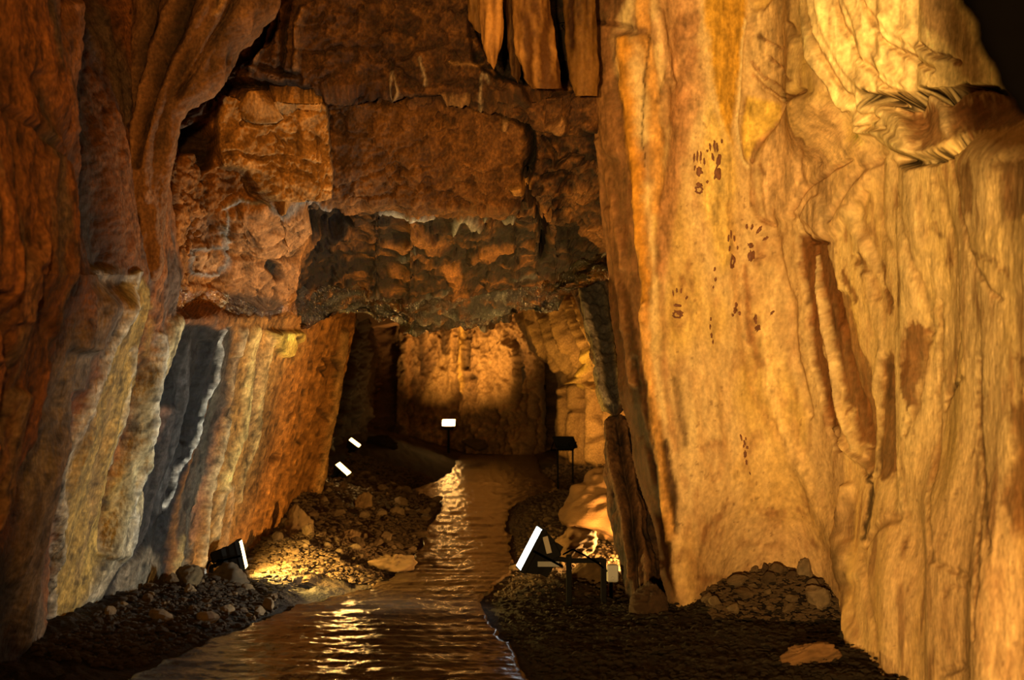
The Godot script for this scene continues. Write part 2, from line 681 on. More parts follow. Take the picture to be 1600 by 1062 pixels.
func build_wall_left() -> void:
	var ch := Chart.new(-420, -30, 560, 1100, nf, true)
	ch.gain = 1.1
	ch.fibre = 0.8
	var blk := Color(0.035, 0.026, 0.024)
	# the dark valley and the ridges of the near wall
	ch.stroke(pts("150,-40 152,120 160,260 178,380 185,440"), 40, Color(0.014, 0.009, 0.008), 0.95, -0.16, 0.9)  # valley shade painted into the colour, besides the carved groove
	ch.stroke(pts("60,120 90,200 125,270 150,330"), 16, blk, 0.5, -0.04, 0.9, 0.2)
	ch.stroke(pts("20,170 60,200 110,260"), 9, blk, 0.6, -0.04, 0.9, 0.3)
	ch.stroke(pts("70,250 75,350 60,430 40,500"), 14, Color(0.42, 0.18, 0.07), 0.6, 0.03, 0.9, 0.2)
	ch.stroke(pts("110,10 108,120 120,200"), 14, Color(0.42, 0.18, 0.07), 0.7, 0.03, 0.9, 0.2)
	ch.stroke(pts("150,330 130,450 105,560 85,640"), 26, blk, 0.55, -0.05, 0.9, 0.3)
	ch.stroke(pts("70,420 85,560 60,700"), 10, blk, 0.5, -0.03, 0.9, 0.3)
	ch.stroke(pts("5,470 20,590 0,680"), 18, blk, 0.6, -0.05, 0.9, 0.3)
	ch.stroke(pts("0,560 12,575 20,600"), 10, Color(0.5, 0.2, 0.05), 0.8, 0.02, 0.9)
	ch.stroke(pts("130,560 95,650 60,720 20,800 -20,900"), 22, blk, 0.75, -0.07, 0.9, 0.15)
	ch.stroke(pts("40,620 10,760 -10,880"), 16, Color(0.3, 0.22, 0.15), 0.5, 0.04, 0.9, 0.25)
	ch.patch(pts("-140,800 20,830 60,900 75,1000 90,1100 -140,1100"), 40, Color(0.012, 0.007, 0.005), 0.95, 0.0, 0.0)  # unlit lower corner painted near-black
	# grey limestone band left of the ridge
	ch.stroke(pts("185,430 160,490 130,560 105,630 70,740 45,880 40,1000"), 27, Color(0.26, 0.20, 0.14), 0.85, 0.05, 0.7, 0.2)
	ch.stroke(pts("125,620 110,720 90,840 80,960"), 13, Color(0.22, 0.075, 0.025), 0.85, -0.05, 0.8, 0.1)
	# ochre face
	ch.patch(pts("222,425 240,500 220,600 200,720 190,830 150,920 100,990 88,960 92,820 105,740 130,650 160,540 195,450"), 9, Color(0.46, 0.30, 0.075), 1.0, 0.02)
	ch.stroke(pts("205,460 170,600 150,740 130,860"), 12, Color(0.54, 0.34, 0.09), 0.7, 0.01, 0.9, 0.3)
	ch.stroke(pts("165,620 150,700 140,800 120,900"), 8, Color(0.25, 0.15, 0.06), 0.6, -0.015, 0.9, 0.35)
	ch.stroke(pts("215,425 190,480 158,560 128,660 108,740 100,800 92,900 88,985"), 5, Color(0.66, 0.6, 0.46), 0.9, 0.035, 0.8)
	ch.stroke(pts("230,490 215,560 205,640 190,700 178,740"), 11, Color(0.27, 0.09, 0.018), 0.95, -0.05, 0.8)
	ch.stroke(pts("178,740 170,800 160,860"), 5, Color(0.34, 0.16, 0.05), 0.8, -0.03, 0.8)
	ch.stroke(pts("198,540 190,640 172,740"), 4, Color(0.6, 0.53, 0.38), 0.8, 0.02, 0.8, 0.1)
	# pale yellow rib
	ch.stroke(pts("265,505 240,555 222,620 212,680 200,740 190,800 170,860"), 17, Color(0.52, 0.45, 0.25), 0.95, 0.05, 0.7)
	ch.stroke(pts("240,520 226,590 220,650 205,730 190,800"), 5, Color(0.74, 0.72, 0.6), 0.9, 0.03, 0.8, 0.1)
	ch.stroke(pts("205,690 212,760 205,810 180,870"), 9, Color(0.6, 0.54, 0.33), 0.8, 0.03, 0.9)
	# black manganese sheet
	ch.patch(pts("272,508 345,512 338,600 312,690 290,770 272,850 262,930 245,990 120,1010 150,930 180,870 212,800 225,720 240,640 250,570"), 6, Color(0.017, 0.0165, 0.018), 1.0, -0.02)
	ch.stroke(pts("262,640 248,720 232,800 215,870"), 14, Color(0.08, 0.065, 0.06), 0.7, 0.02, 0.9, 0.35)
	ch.stroke(pts("300,540 285,620 268,700 255,800"), 15, Color(0.09, 0.085, 0.085), 0.7, 0.02, 0.9, 0.35)
	ch.stroke(pts("275,540 268,560 262,575"), 7, Color(0.42, 0.15, 0.07), 0.8, 0.0, 0.9, 0.1)
	ch.stroke(pts("255,640 245,670 240,690"), 8, Color(0.32, 0.18, 0.12), 0.7, 0.0, 0.9, 0.2)
	ch.stroke(pts("325,540 318,580 305,640 295,690"), 10, Color(0.012, 0.012, 0.014), 0.9, -0.06, 0.9)
	ch.stroke(pts("285,720 270,760 262,830 250,880"), 8, Color(0.015, 0.015, 0.017), 0.7, -0.04, 0.9)
	ch.patch(pts("240,850 262,870 260,940 240,990 130,1010 150,960 190,900 215,860"), 10, Color(0.21, 0.17, 0.12), 0.9, 0.01, 0.1)
	ch.stroke(pts("200,800 175,860 150,920 130,965"), 18, Color(0.42, 0.36, 0.25), 0.85, 0.02, 0.8, 0.1)
	ch.stroke(pts("230,850 205,880 170,930 140,975"), 7, Color(0.06, 0.05, 0.05), 0.9, -0.04, 0.8)  # slanting shadow edge painted as a dark line
	# white calcite threads
	ch.stroke(pts("343,512 344,545 338,590 325,630 315,670 304,700"), 2.8, Color(0.8, 0.8, 0.72), 0.95, 0.025, 0.7)
	ch.stroke(pts("304,700 296,720 282,740 278,770 268,800"), 2.2, Color(0.8, 0.8, 0.74), 0.9, 0.01, 0.7, 0.05)
	ch.stroke(pts("196,800 190,850 180,880"), 4, Color(0.7, 0.68, 0.6), 0.6, 0.01, 0.7, 0.2)
	ch.stroke(pts("358,515 350,570 338,630 330,690 312,760 296,830 280,900"), 9, Color(0.15, 0.14, 0.10), 0.95, -0.01, 0.7)
	ch.stroke(pts("352,560 340,640 325,720 308,790"), 4, Color(0.3, 0.26, 0.12), 0.8, 0.01, 0.7, 0.2)
	ch.stroke(pts("350,640 335,700 315,780 300,840"), 8, Color(0.30, 0.13, 0.06), 0.8, -0.015, 0.8, 0.2)
	ch.patch(pts("348,512 372,515 362,600 350,660 330,730 308,800 296,860 272,860 290,770 312,690 336,600"), 5, Color(0.06, 0.05, 0.038), 0.9, -0.01, 0.05)
	# orange and honey flowstone
	ch.patch(pts("374,515 480,515 470,560 430,600 405,680 392,760 372,830 352,900 285,925 300,860 330,760 352,680 364,600"), 6, Color(0.50, 0.24, 0.055), 0.9, 0.01)
	ch.stroke(pts("382,515 372,560 362,620 352,680 330,740 322,800 305,880"), 6, Color(0.72, 0.50, 0.24), 0.95, 0.035, 0.8)
	ch.stroke(pts("372,560 366,610 358,650"), 7, Color(0.12, 0.06, 0.03), 0.8, -0.03, 0.8, 0.1)
	ch.stroke(pts("400,515 392,560 384,620 375,670 355,720 342,760"), 9, Color(0.78, 0.52, 0.17), 0.95, 0.03, 0.8)
	ch.stroke(pts("425,520 412,570 400,640 394,700 378,740 372,780"), 8, Color(0.76, 0.46, 0.15), 0.95, 0.035, 0.8)
	ch.stroke(pts("410,520 402,580 392,630 386,680"), 4, Color(0.35, 0.2, 0.08), 0.8, -0.02, 0.8)
	ch.patch(pts("415,515 470,515 466,540 445,558 432,552 422,530"), 5, Color(0.82, 0.56, 0.10), 1.0, 0.05)
	ch.stroke(pts("456,525 462,540 452,556"), 5, Color(0.1, 0.05, 0.02), 0.8, -0.04, 0.8)
	ch.stroke(pts("345,760 340,800 335,850 330,900"), 8, Color(0.74, 0.48, 0.2), 0.95, 0.03, 0.8)
	ch.stroke(pts("362,760 356,820 345,880 338,905"), 5, Color(0.62, 0.36, 0.14), 0.9, 0.02, 0.8)
	ch.stroke(pts("330,770 322,830 312,890"), 6, Color(0.13, 0.065, 0.03), 0.9, -0.04, 0.8)
	ch.stroke(pts("352,770 346,820 338,870"), 4, Color(0.16, 0.08, 0.03), 0.8, -0.03, 0.8)
	ch.stroke(pts("285,840 275,880 268,920"), 6, Color(0.5, 0.36, 0.14), 0.8, 0.01, 0.8)
	# rough brown-orange end of the wall
	ch.stroke(pts("535,520 525,600 512,660 500,720 492,770"), 9, Color(0.62, 0.36, 0.12), 0.8, 0.05, 0.9, 0.1)  # lamp-lit tongue along the edge, painted lighter
	for s in ["505,560 512,570", "498,575 506,585", "520,560 527,575", "430,715 440,700", "452,650 462,640", "425,720 436,712", "500,640 508,650", "470,690 478,680"]:
		ch.stroke(pts(s), 5, Color(0.1, 0.05, 0.02), 0.85, -0.05, 0.8)
	ch.stroke(pts("470,570 455,650 440,740 425,840"), 3, Color(0.2, 0.1, 0.04), 0.6, -0.02, 0.8, 0.2)
	ch.stroke(pts("490,520 480,600 462,690 455,780"), 3, Color(0.2, 0.1, 0.04), 0.6, -0.02, 0.8, 0.2)

	var look := func(p: Vector3, u: float, v: float) -> void:
		var a := p.x * 0.4
		var fl := nf.get_noise_3d(a, p.y * 0.55 + 0.3 * p.z, p.z * 2.0)
		var fine := nf.get_noise_3d(p.x * 6.0, p.y * 2.2, p.z * 6.0)
		var rough := nf.get_noise_3d(p.x * 16.0, p.y * 11.0, p.z * 16.0)
		var far := sm(250.0, 330.0, u)
		out_h = lerpf(0.09, 0.05, far) * fl + lerpf(0.016, 0.016, far) * fine + 0.010 * rough
		var c := mixc(Color(0.12, 0.048, 0.018), Color(0.40, 0.15, 0.045), 0.5 + 1.1 * fl + 0.5 * fine)
		c = mixc(c, Color(0.16, 0.10, 0.07), sm(0.12, 0.4, nf.get_noise_3d(p.x, p.y * 0.9 + 7.0, p.z * 3.0)))
		var o := mixc(Color(0.26, 0.105, 0.02), Color(0.52, 0.23, 0.05), 0.5 + 0.8 * fine + 0.6 * rough)
		mottle = lerpf(0.35, 1.0, sm(-0.42, -0.22, nf.get_noise_3d(p.x * 12.0, p.y * 5.0, p.z * 12.0))) * (1.0 + 0.5 * nf.get_noise_3d(p.x * 22.0, p.y * 9.0 + 4.0, p.z * 22.0))
		out_c = mottle * mixc(c, o, far) * (0.92 + 0.55 * rough + 0.35 * nf.get_noise_3d(p.x * 38.0, p.y * 26.0, p.z * 38.0))
	var base := func(u: float, v: float) -> Vector3:
		design = Vector2(minf(u, 485.0), v)
		var wrap := maxf(u - 485.0, 0.0)
		var px := minf(u, 485.0) + lean(v) * (1.0 if u > -400.0 else 1.0) - wrap * 1.6
		var d := left_d(u) + wrap * 0.05 + 1.3 * sm(500.0, 440.0, v) * sm(175.0, 225.0, u)
		return W(px, v, d)
	var us := steps([-3200.0, -420.0, 90.0, -120.0, 8.0, 480.0, 2.2, 500.0, 1.5, 560.0, 12.0])
	var vs := steps([-900.0, -60.0, 40.0, 400.0, 3.0, 1010.0, 2.4, 1100.0, 4.0, 2600.0, 60.0])
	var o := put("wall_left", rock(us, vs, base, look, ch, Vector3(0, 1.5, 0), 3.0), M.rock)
	tag(o, "left cave wall striped in brown, ochre, black and orange flowstone", "wall", "", "structure")


# ==================================================================== right wall
func right_edge(v: float) -> float:
	return tab([-300, 0, 150, 300, 450, 600, 700, 880, 960, 1100], [945, 925, 930, 938, 948, 964, 985, 1030, 1048, 1066], v)


func right_d(u: float, v: float) -> float:
	var up := sm(800.0, 100.0, v)
	var d := tab([940, 1000, 1080, 1180, 1260, 1320, 1400, 1480, 1560, 1640, 1900, 2600, 4200], [10.0, 9.75, 9.65, 9.75, 9.6, 9.1, 7.9, 6.8, 5.7, 4.8, 3.4, 2.1, 1.25], u)
	# the niche over the rubble at the foot
	d += 0.55 * sm(700.0, 960.0, v) * sm(1050.0, 1150.0, u) * (1.0 - sm(1285.0, 1335.0, u))
	# the near lobe comes forward below
	d -= 0.5 * sm(650.0, 950.0, v) * sm(1312.0, 1345.0, u) * (1.0 - sm(1500.0, 1600.0, u))
	# the great shoulder above
	var sh := tab([1200, 1260, 1320, 1400, 1480, 1560, 1640, 1900], [9.6, 8.6, 8.35, 8.1, 7.75, 7.3, 6.4, 3.9], u)
	d = lerpf(d, sh, (1.0 - sm(140.0, 260.0, v)) * sm(1205.0, 1270.0, u) * (1.0 - sm(1700.0, 1900.0, u)))
	d += 0.25 * up * sm(1000.0, 1080.0, u) * (1.0 - sm(1180.0, 1260.0, u))
	return d


func build_wall_right() -> void:
	var ch := Chart.new(880, -30, 1660, 1100, nf)
	ch.gain = 0.6
	ch.fibre = 0.25
	var brown := Color(0.27, 0.115, 0.042)
	var dk := Color(0.10, 0.045, 0.02)
	var hole := Color(0.03, 0.018, 0.01)
	var orange := Color(0.58, 0.26, 0.033)
	var pale := Color(0.88, 0.68, 0.33)
	# darker brown left margin
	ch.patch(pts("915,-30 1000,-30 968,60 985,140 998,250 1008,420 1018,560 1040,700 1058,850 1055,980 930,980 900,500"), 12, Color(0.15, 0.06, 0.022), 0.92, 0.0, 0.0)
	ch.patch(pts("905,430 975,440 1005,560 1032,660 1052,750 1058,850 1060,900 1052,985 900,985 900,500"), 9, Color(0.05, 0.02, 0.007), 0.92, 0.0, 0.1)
	for q in ["990,560 1000,640 1020,720 1035,820", "1040,690 1052,760 1056,830", "970,520 985,600 1000,680"]:
		ch.stroke(pts(q), 9, Color(0.02, 0.009, 0.004), 0.9, -0.02, 0.9, 0.25)
	ch.stroke(pts("950,330 960,420 975,520 985,600"), 9, Color(0.2, 0.09, 0.035), 0.8, 0.04, 0.9, 0.1)
	ch.stroke(pts("938,220 955,290 962,350 972,420"), 8, Color(0.26, 0.12, 0.045), 0.8, 0.04, 0.9, 0.1)
	ch.patch(pts("932,35 975,25 985,90 970,140 985,240 950,250 930,180 925,90"), 14, Color(0.26, 0.12, 0.045), 0.8, 0.06)
	ch.stroke(pts("935,35 960,38 985,40"), 6, dk, 0.7, -0.05, 0.9)
	# orange drip column
	ch.stroke(pts("985,62 985,120 987,200 994,260 1002,330 1006,420 1008,500"), 17, orange, 0.95, 0.075, 0.8, 0.0, 9)
	ch.stroke(pts("1008,480 1012,560 1022,640 1035,740 1050,840"), 10, Color(0.62, 0.32, 0.09), 0.9, 0.04, 0.8, 0.05)
	ch.stroke(pts("1008,-20 1006,60 1015,120 1020,190 1022,270 1025,330"), 13, Color(0.58, 0.29, 0.07), 0.9, 0.04, 0.8)
	ch.stroke(pts("990,45 972,52 1005,50"), 9, Color(0.25, 0.13, 0.06), 0.8, -0.03, 0.9)
	ch.stroke(pts("1012,55 1009,85 1006,130 1004,180 1004,260"), 2.6, hole, 0.85, -0.03, 0.8, 0.0, 1.6)
	ch.stroke(pts("1040,110 1032,135 1026,160"), 5, dk, 0.7, -0.02, 0.9)
	ch.patch(pts("1038,112 1052,150 1040,200 1026,200 1024,150"), 8, Color(0.4, 0.2, 0.08), 0.7, 0.02)
	# brown stained folds
	ch.stroke(pts("1072,30 1066,60 1058,95 1050,120"), 16, Color(0.17, 0.066, 0.025), 0.9, -0.03, 0.9, 0.0)
	ch.stroke(pts("1085,80 1070,120 1068,160 1055,190"), 14, Color(0.18, 0.07, 0.027), 0.85, -0.02, 0.9, 0.0)
	ch.stroke(pts("1062,150 1058,210 1050,270 1040,340 1030,420"), 22, Color(0.17, 0.066, 0.025), 0.85, -0.02, 0.9, 0.02)
	ch.stroke(pts("1030,20 1035,60 1040,90 1050,130"), 12, Color(0.62, 0.42, 0.22), 0.7, 0.04, 0.9)
	ch.stroke(pts("1028,420 1035,500 1040,600 1058,700"), 10, Color(0.42, 0.22, 0.09), 0.6, -0.01, 0.9, 0.25)
	# amber film
	ch.patch(pts("1020,-30 1092,-30 1100,60 1108,150 1085,220 1075,300 1050,420 1030,480 1020,330 1030,200 1022,80"), 18, Color(0.50, 0.27, 0.12), 0.75, 0.0, 0.0)
	ch.patch(pts("1092,-30 1168,-30 1166,60 1156,130 1145,200 1150,240 1130,215 1108,150 1098,60"), 10, Color(0.62, 0.34, 0.04), 0.95, 0.015)
	ch.patch(pts("1100,140 1150,220 1160,300 1150,420 1120,430 1090,330 1085,220"), 20, Color(0.68, 0.47, 0.12), 0.7, 0.0, 0.05)
	ch.stroke(pts("1165,30 1158,100 1152,170 1155,225 1168,262"), 4, Color(0.8, 0.64, 0.34), 0.9, 0.025, 0.9)
	ch.patch(pts("1168,140 1215,165 1195,210 1180,240 1165,255 1158,210"), 8, Color(0.74, 0.5, 0.1), 0.9, -0.02)
	# small knotted mass left of the shoulder
	ch.patch(pts("1172,20 1245,-20 1250,80 1250,140 1222,165 1195,150 1170,110"), 12, Color(0.64, 0.45, 0.21), 0.9, 0.07)
	for s in ["1178,95 1195,120 1218,135 1240,150", "1180,115 1200,140 1222,158", "1205,90 1222,105 1240,125", "1185,55 1205,70 1230,75"]:
		ch.stroke(pts(s), 3.4, brown, 0.75, -0.03, 0.9)
	ch.stroke(pts("1220,155 1226,148"), 5, hole, 0.9, -0.05, 0.8)
	# the great shoulder, layered
	ch.patch(pts("1245,-30 1600,-30 1600,160 1570,142 1520,146 1490,156 1460,146 1420,158 1370,152 1430,190 1440,248 1400,240 1340,200 1290,150 1255,80"), 12, pale, 0.85, 0.10)
	for s in ["1262,-10 1268,50 1300,110 1340,160 1385,188", "1305,-20 1318,40 1350,90 1390,135 1420,150", "1240,40 1262,95 1300,150 1350,190 1395,205", "1345,-20 1372,40 1410,80 1450,100 1480,110"]:
		ch.stroke(pts(s), 7, Color(0.5, 0.31, 0.12), 0.75, -0.06, 0.95)
	for s in ["1285,0 1292,50 1325,105 1365,150", "1325,-10 1345,50 1380,100 1420,130", "1250,60 1280,120 1325,165", "1390,30 1440,75 1490,100"]:
		ch.stroke(pts(s), 10, Color(0.86, 0.64, 0.3), 0.7, 0.045, 0.95)
	ch.patch(pts("1440,0 1500,-20 1560,60 1575,130 1530,130 1500,80 1460,50"), 16, Color(0.42, 0.24, 0.12), 0.75, 0.0, 0.1)
	ch.stroke(pts("1455,70 1480,85 1505,92 1530,100"), 5, brown, 0.7, -0.04, 0.9)
	ch.stroke(pts("1382,108 1386,112"), 7, Color(0.42, 0.4, 0.05), 0.8, 0.0, 0.9)
	ch.stroke(pts("1343,212 1347,216"), 8, Color(0.42, 0.4, 0.05), 0.8, 0.0, 0.9)
	ch.stroke(pts("1355,150 1400,156 1425,160 1460,146 1475,150 1492,160 1512,150 1545,142 1580,144"), 10, hole, 0.97, -0.16, 0.85)  # shade under the bulge painted into the slit
	ch.stroke(pts("1400,158 1430,152 1462,148"), 6, hole, 0.9, -0.2, 0.8)
	ch.patch(pts("1398,164 1455,163 1560,165 1540,200 1500,205 1460,235 1440,240 1420,205"), 10, Color(0.34, 0.16, 0.06), 0.85, -0.03, 0.0)
	ch.patch(pts("1500,165 1600,155 1600,200 1560,205 1520,205 1490,185"), 10, Color(0.24, 0.10, 0.04), 0.85, 0.0)
	ch.stroke(pts("1462,165 1480,180 1478,205"), 12, Color(0.8, 0.6, 0.32), 0.9, 0.04, 0.8)
	ch.stroke(pts("1412,250 1432,254 1455,250 1482,232 1512,208"), 13, hole, 0.98, -0.16, 0.7, 0.0, 8)  # shadow below the overhang painted along this slit
	ch.stroke(pts("1370,200 1400,215 1430,245 1443,248"), 10, Color(0.84, 0.64, 0.3), 0.8, 0.07, 0.9)
	# dome under the shoulder
	ch.patch(pts("1182,240 1205,190 1245,140 1290,160 1330,200 1372,240 1360,300 1335,350 1300,380 1245,345 1200,350 1178,300"), 14, Color(0.66, 0.43, 0.21), 0.8, 0.07)
	ch.stroke(pts("1178,250 1195,205 1225,165 1250,140"), 6, brown, 0.75, -0.06, 0.9)
	ch.stroke(pts("1178,250 1174,290 1182,335 1205,350"), 5, brown, 0.6, -0.04, 0.9, 0.1)
	ch.stroke(pts("1236,340 1260,300 1300,275 1340,250"), 6, brown, 0.5, -0.05, 0.95)
	ch.stroke(pts("1310,345 1330,300 1352,265 1385,240"), 6, Color(0.38, 0.2, 0.09), 0.5, -0.05, 0.95)
	ch.stroke(pts("1258,210 1250,250 1262,290"), 8, Color(0.5, 0.3, 0.14), 0.5, -0.03, 0.95)
	ch.stroke(pts("1294,248 1292,258"), 3.5, dk, 0.8, -0.02, 0.8)
	ch.stroke(pts("1188,260 1192,270"), 6, brown, 0.7, -0.01, 0.9)
	ch.patch(pts("1245,345 1262,320 1300,300 1310,345 1300,380 1265,378"), 10, Color(0.72, 0.5, 0.25), 0.8, 0.05)
	ch.stroke(pts("1248,345 1255,372 1270,378 1298,378"), 4, dk, 0.7, -0.05, 0.8, 0.05)
	# hanging folds in the middle
	for s in ["1392,255 1408,310 1425,370 1440,430 1452,520", "1458,258 1468,320 1482,380 1492,460 1495,540", "1352,300 1345,340 1360,400 1385,470", "1372,260 1368,330 1392,400"]:
		ch.stroke(pts(s), 6, Color(0.42, 0.24, 0.1), 0.55, -0.05, 0.95)
	for s in ["1425,270 1440,350 1460,440 1470,540", "1335,330 1350,390 1375,440", "1400,330 1418,400 1432,470"]:
		ch.stroke(pts(s), 13, Color(0.8, 0.58, 0.29), 0.6, 0.05, 0.95)
	ch.stroke(pts("1456,355 1462,362"), 8, brown, 0.6, 0.0, 0.9, 0.1)
	# right edge mass with brown patches
	ch.stroke(pts("1480,240 1490,300 1505,360 1530,420 1560,470"), 6, brown, 0.6, -0.06, 0.95)
	ch.patch(pts("1492,260 1520,250 1530,300 1520,345 1500,330"), 10, Color(0.2, 0.085, 0.025), 0.75, 0.0, 0.1)
	ch.patch(pts("1545,250 1610,240 1610,330 1580,370 1555,340"), 12, Color(0.17, 0.065, 0.018), 0.75, 0.0, 0.1)
	ch.patch(pts("1505,370 1600,330 1620,420 1560,470 1530,430"), 16, Color(0.82, 0.58, 0.24), 0.6, 0.03)
	ch.stroke(pts("1525,395 1555,410 1570,430"), 5, brown, 0.7, 0.0, 0.9, 0.15)
	# red-brown streaked flutes
	ch.stroke(pts("1256,378 1264,440 1272,520 1285,600 1300,670 1306,700"), 17, Color(0.16, 0.055, 0.016), 0.9, -0.06, 0.35, 0.05, 9)
	ch.stroke(pts("1282,388 1300,450 1312,530 1328,610 1345,690"), 18, Color(0.17, 0.06, 0.018), 0.9, -0.05, 0.35, 0.08, 10)
	ch.stroke(pts("1270,400 1284,470 1296,540 1310,620 1330,700"), 5, Color(0.8, 0.58, 0.3), 0.9, 0.05, 0.8)
	ch.stroke(pts("1318,470 1330,540 1345,610 1358,690 1352,730"), 17, Color(0.20, 0.075, 0.022), 0.8, -0.04, 0.35, 0.12)
	ch.stroke(pts("1385,570 1392,620 1392,680 1385,730"), 22, Color(0.18, 0.066, 0.018), 0.85, -0.03, 0.35, 0.1)
	ch.stroke(pts("1386,572 1384,600 1388,622"), 10, dk, 0.85, -0.02, 0.8, 0.15)
	ch.stroke(pts("1436,515 1436,560 1428,600 1430,630"), 15, Color(0.19, 0.07, 0.02), 0.85, -0.03, 0.35, 0.1, 6)
	ch.stroke(pts("1372,690 1376,720 1372,740"), 8, dk, 0.7, -0.02, 0.9, 0.2)
	for s in ["1326,432 1334,452 1340,470", "1343,400 1352,430 1362,470", "1374,418 1378,450 1384,484", "1406,446 1408,472"]:
		ch.stroke(pts(s), 7, Color(0.2, 0.08, 0.024), 0.85, -0.012, 0.7, 0.08)
	ch.stroke(pts("1475,408 1478,415"), 7, brown, 0.8, 0.0, 0.9, 0.05)
	for s in ["1352,430 1362,500 1368,560 1370,640 1368,740", "1410,520 1412,600 1405,700 1408,800", "1365,470 1372,540 1362,620"]:
		ch.stroke(pts(s), 8, Color(0.78, 0.55, 0.27), 0.7, 0.05, 0.95)
	for s in ["1462,470 1463,560 1460,650 1458,760 1462,880", "1448,520 1440,600 1425,680", "1500,520 1485,590 1468,640"]:
		ch.stroke(pts(s), 5, Color(0.32, 0.17, 0.06), 0.7, -0.07, 0.9)
	ch.stroke(pts("1505,590 1490,605 1472,622"), 5, dk, 0.8, -0.06, 0.8)
	# lip and crevice over the foot of the near lobe
	ch.stroke(pts("1300,672 1322,705 1345,728 1356,748"), 7, Color(0.76, 0.5, 0.24), 0.7, 0.07, 0.9)
	ch.stroke(pts("1352,742 1360,770 1356,800 1350,840"), 8, Color(0.05, 0.022, 0.01), 0.95, -0.02, 0.8)  # crevice shadow painted dark, barely carved
	ch.stroke(pts("1356,850 1370,830 1395,815 1415,800"), 9, Color(0.34, 0.18, 0.07), 0.6, -0.05, 0.9, 0.1)
	ch.stroke(pts("1322,760 1316,840 1322,910 1332,980 1352,1030 1375,1080"), 12, Color(0.66, 0.42, 0.2), 0.7, 0.10, 0.9)
	ch.stroke(pts("1345,860 1358,930 1375,990 1395,1050"), 8, Color(0.42, 0.24, 0.1), 0.5, -0.05, 0.95)
	ch.stroke(pts("1470,884 1490,892 1512,908"), 7, Color(0.3, 0.16, 0.06), 0.7, -0.05, 0.9, 0.1)
	ch.stroke(pts("1475,930 1490,915 1505,930"), 6, brown, 0.5, -0.03, 0.9)
	ch.stroke(pts("1475,1050 1495,1040 1510,1052"), 8, dk, 0.6, -0.05, 0.9)
	ch.stroke(pts("1530,560 1528,640 1535,740 1532,860 1528,1000"), 6, Color(0.17, 0.062, 0.016), 0.75, -0.06, 0.9)
	ch.patch(pts("1565,640 1620,610 1620,860 1585,850 1562,780 1572,720"), 14, Color(0.17, 0.062, 0.016), 0.8, -0.03, 0.12)
	ch.stroke(pts("1540,740 1545,800 1555,860"), 7, dk, 0.8, -0.02, 0.9, 0.2)
	ch.patch(pts("1585,560 1620,540 1620,600 1590,600"), 8, brown, 0.7, 0.0, 0.15)
	for s in ["1585,555 1592,562", "1592,610 1598,640", "1538,620 1536,640"]:
		ch.stroke(pts(s), 7, brown, 0.8, 0.0, 0.9, 0.1)
	# middle slabs
	ch.stroke(pts("1142,320 1148,400 1158,500 1172,590 1192,650 1222,690 1240,720"), 12, Color(0.46, 0.25, 0.09), 0.5, -0.02, 1.0, 0.1)
	ch.stroke(pts("1195,420 1196,520 1202,610 1225,680 1262,760 1300,830 1330,900"), 20, Color(0.78, 0.54, 0.24), 0.6, 0.06, 0.95)
	ch.stroke(pts("1205,330 1212,400 1232,470 1242,560 1262,650"), 9, Color(0.44, 0.26, 0.11), 0.45, -0.05, 0.95)
	ch.stroke(pts("1165,420 1170,480 1176,530"), 10, Color(0.25, 0.10, 0.035), 0.7, 0.0, 0.9, 0.3)
	ch.stroke(pts("1180,500 1182,540 1190,570"), 12, Color(0.25, 0.10, 0.035), 0.6, 0.0, 0.9, 0.35)
	for s in ["1112,430 1120,520 1125,620 1150,740", "1095,480 1090,600 1110,760", "1230,600 1245,700 1290,820"]:
		ch.stroke(pts(s), 12, Color(0.5, 0.3, 0.12), 0.3, -0.015, 1.0)
	ch.stroke(pts("1055,590 1062,640 1070,690"), 10, dk, 0.65, -0.01, 0.9, 0.3)
	ch.stroke(pts("1040,700 1048,740 1052,800"), 9, dk, 0.6, 0.0, 0.9, 0.3)
	ch.stroke(pts("1100,700 1130,690 1120,740"), 12, brown, 0.4, 0.0, 0.9, 0.35)
	ch.stroke(pts("1085,905 1120,900 1150,906 1170,902"), 10, brown, 0.5, 0.0, 0.9, 0.4)
	ch.stroke(pts("1214,905 1218,914"), 5, dk, 0.7, -0.01, 0.9)
	ch.stroke(pts("1075,860 1095,905 1090,920"), 12, brown, 0.4, 0.0, 0.9, 0.35)

	var look := func(p: Vector3, u: float, v: float) -> void:
		var near := sm(1300.0, 1500.0, u)
		var x := p.x * lerpf(2.2, 0.6, near)
		var fl := ng.get_noise_3d(x, p.y * 0.33, p.z * lerpf(0.8, 1.3, near))
		var fl2 := nf.get_noise_3d(x * 3.1, p.y * 0.9 + 5.0, p.z * lerpf(2.0, 3.0, near))
		var fine := nf.get_noise_3d(p.x * 8.0, p.y * 5.0, p.z * 8.0)
		var rough := nf.get_noise_3d(p.x * 24.0, p.y * 16.0, p.z * 24.0)
		out_h = 0.05 * fl + 0.008 * fl2 + 0.005 * fine + 0.002 * rough
		var c := mixc(Color(0.60, 0.38, 0.17), Color(0.86, 0.64, 0.31), 0.55 + 0.45 * fl2 + 0.3 * fine + 0.35 * fl)
		c = mixc(c, Color(0.74, 0.50, 0.13), sm(0.0, 0.5, nf.get_noise_3d(p.x * 1.3, p.y * 0.6, p.z * 1.3 + 4.0)) * 0.7)
		c = mixc(c, Color(0.70, 0.41, 0.19), 0.6 * sm(600.0, 900.0, v))
		c = mixc(c, Color(0.86, 0.63, 0.31), 0.5 * near * (1.0 - sm(500.0, 800.0, v)))
		c = mixc(c, Color(0.28, 0.125, 0.05), sm(0.26, 0.5, nf.get_noise_3d(p.x * 3.5 + 3.0, p.y * 1.6, p.z * 3.5)) * 0.7)
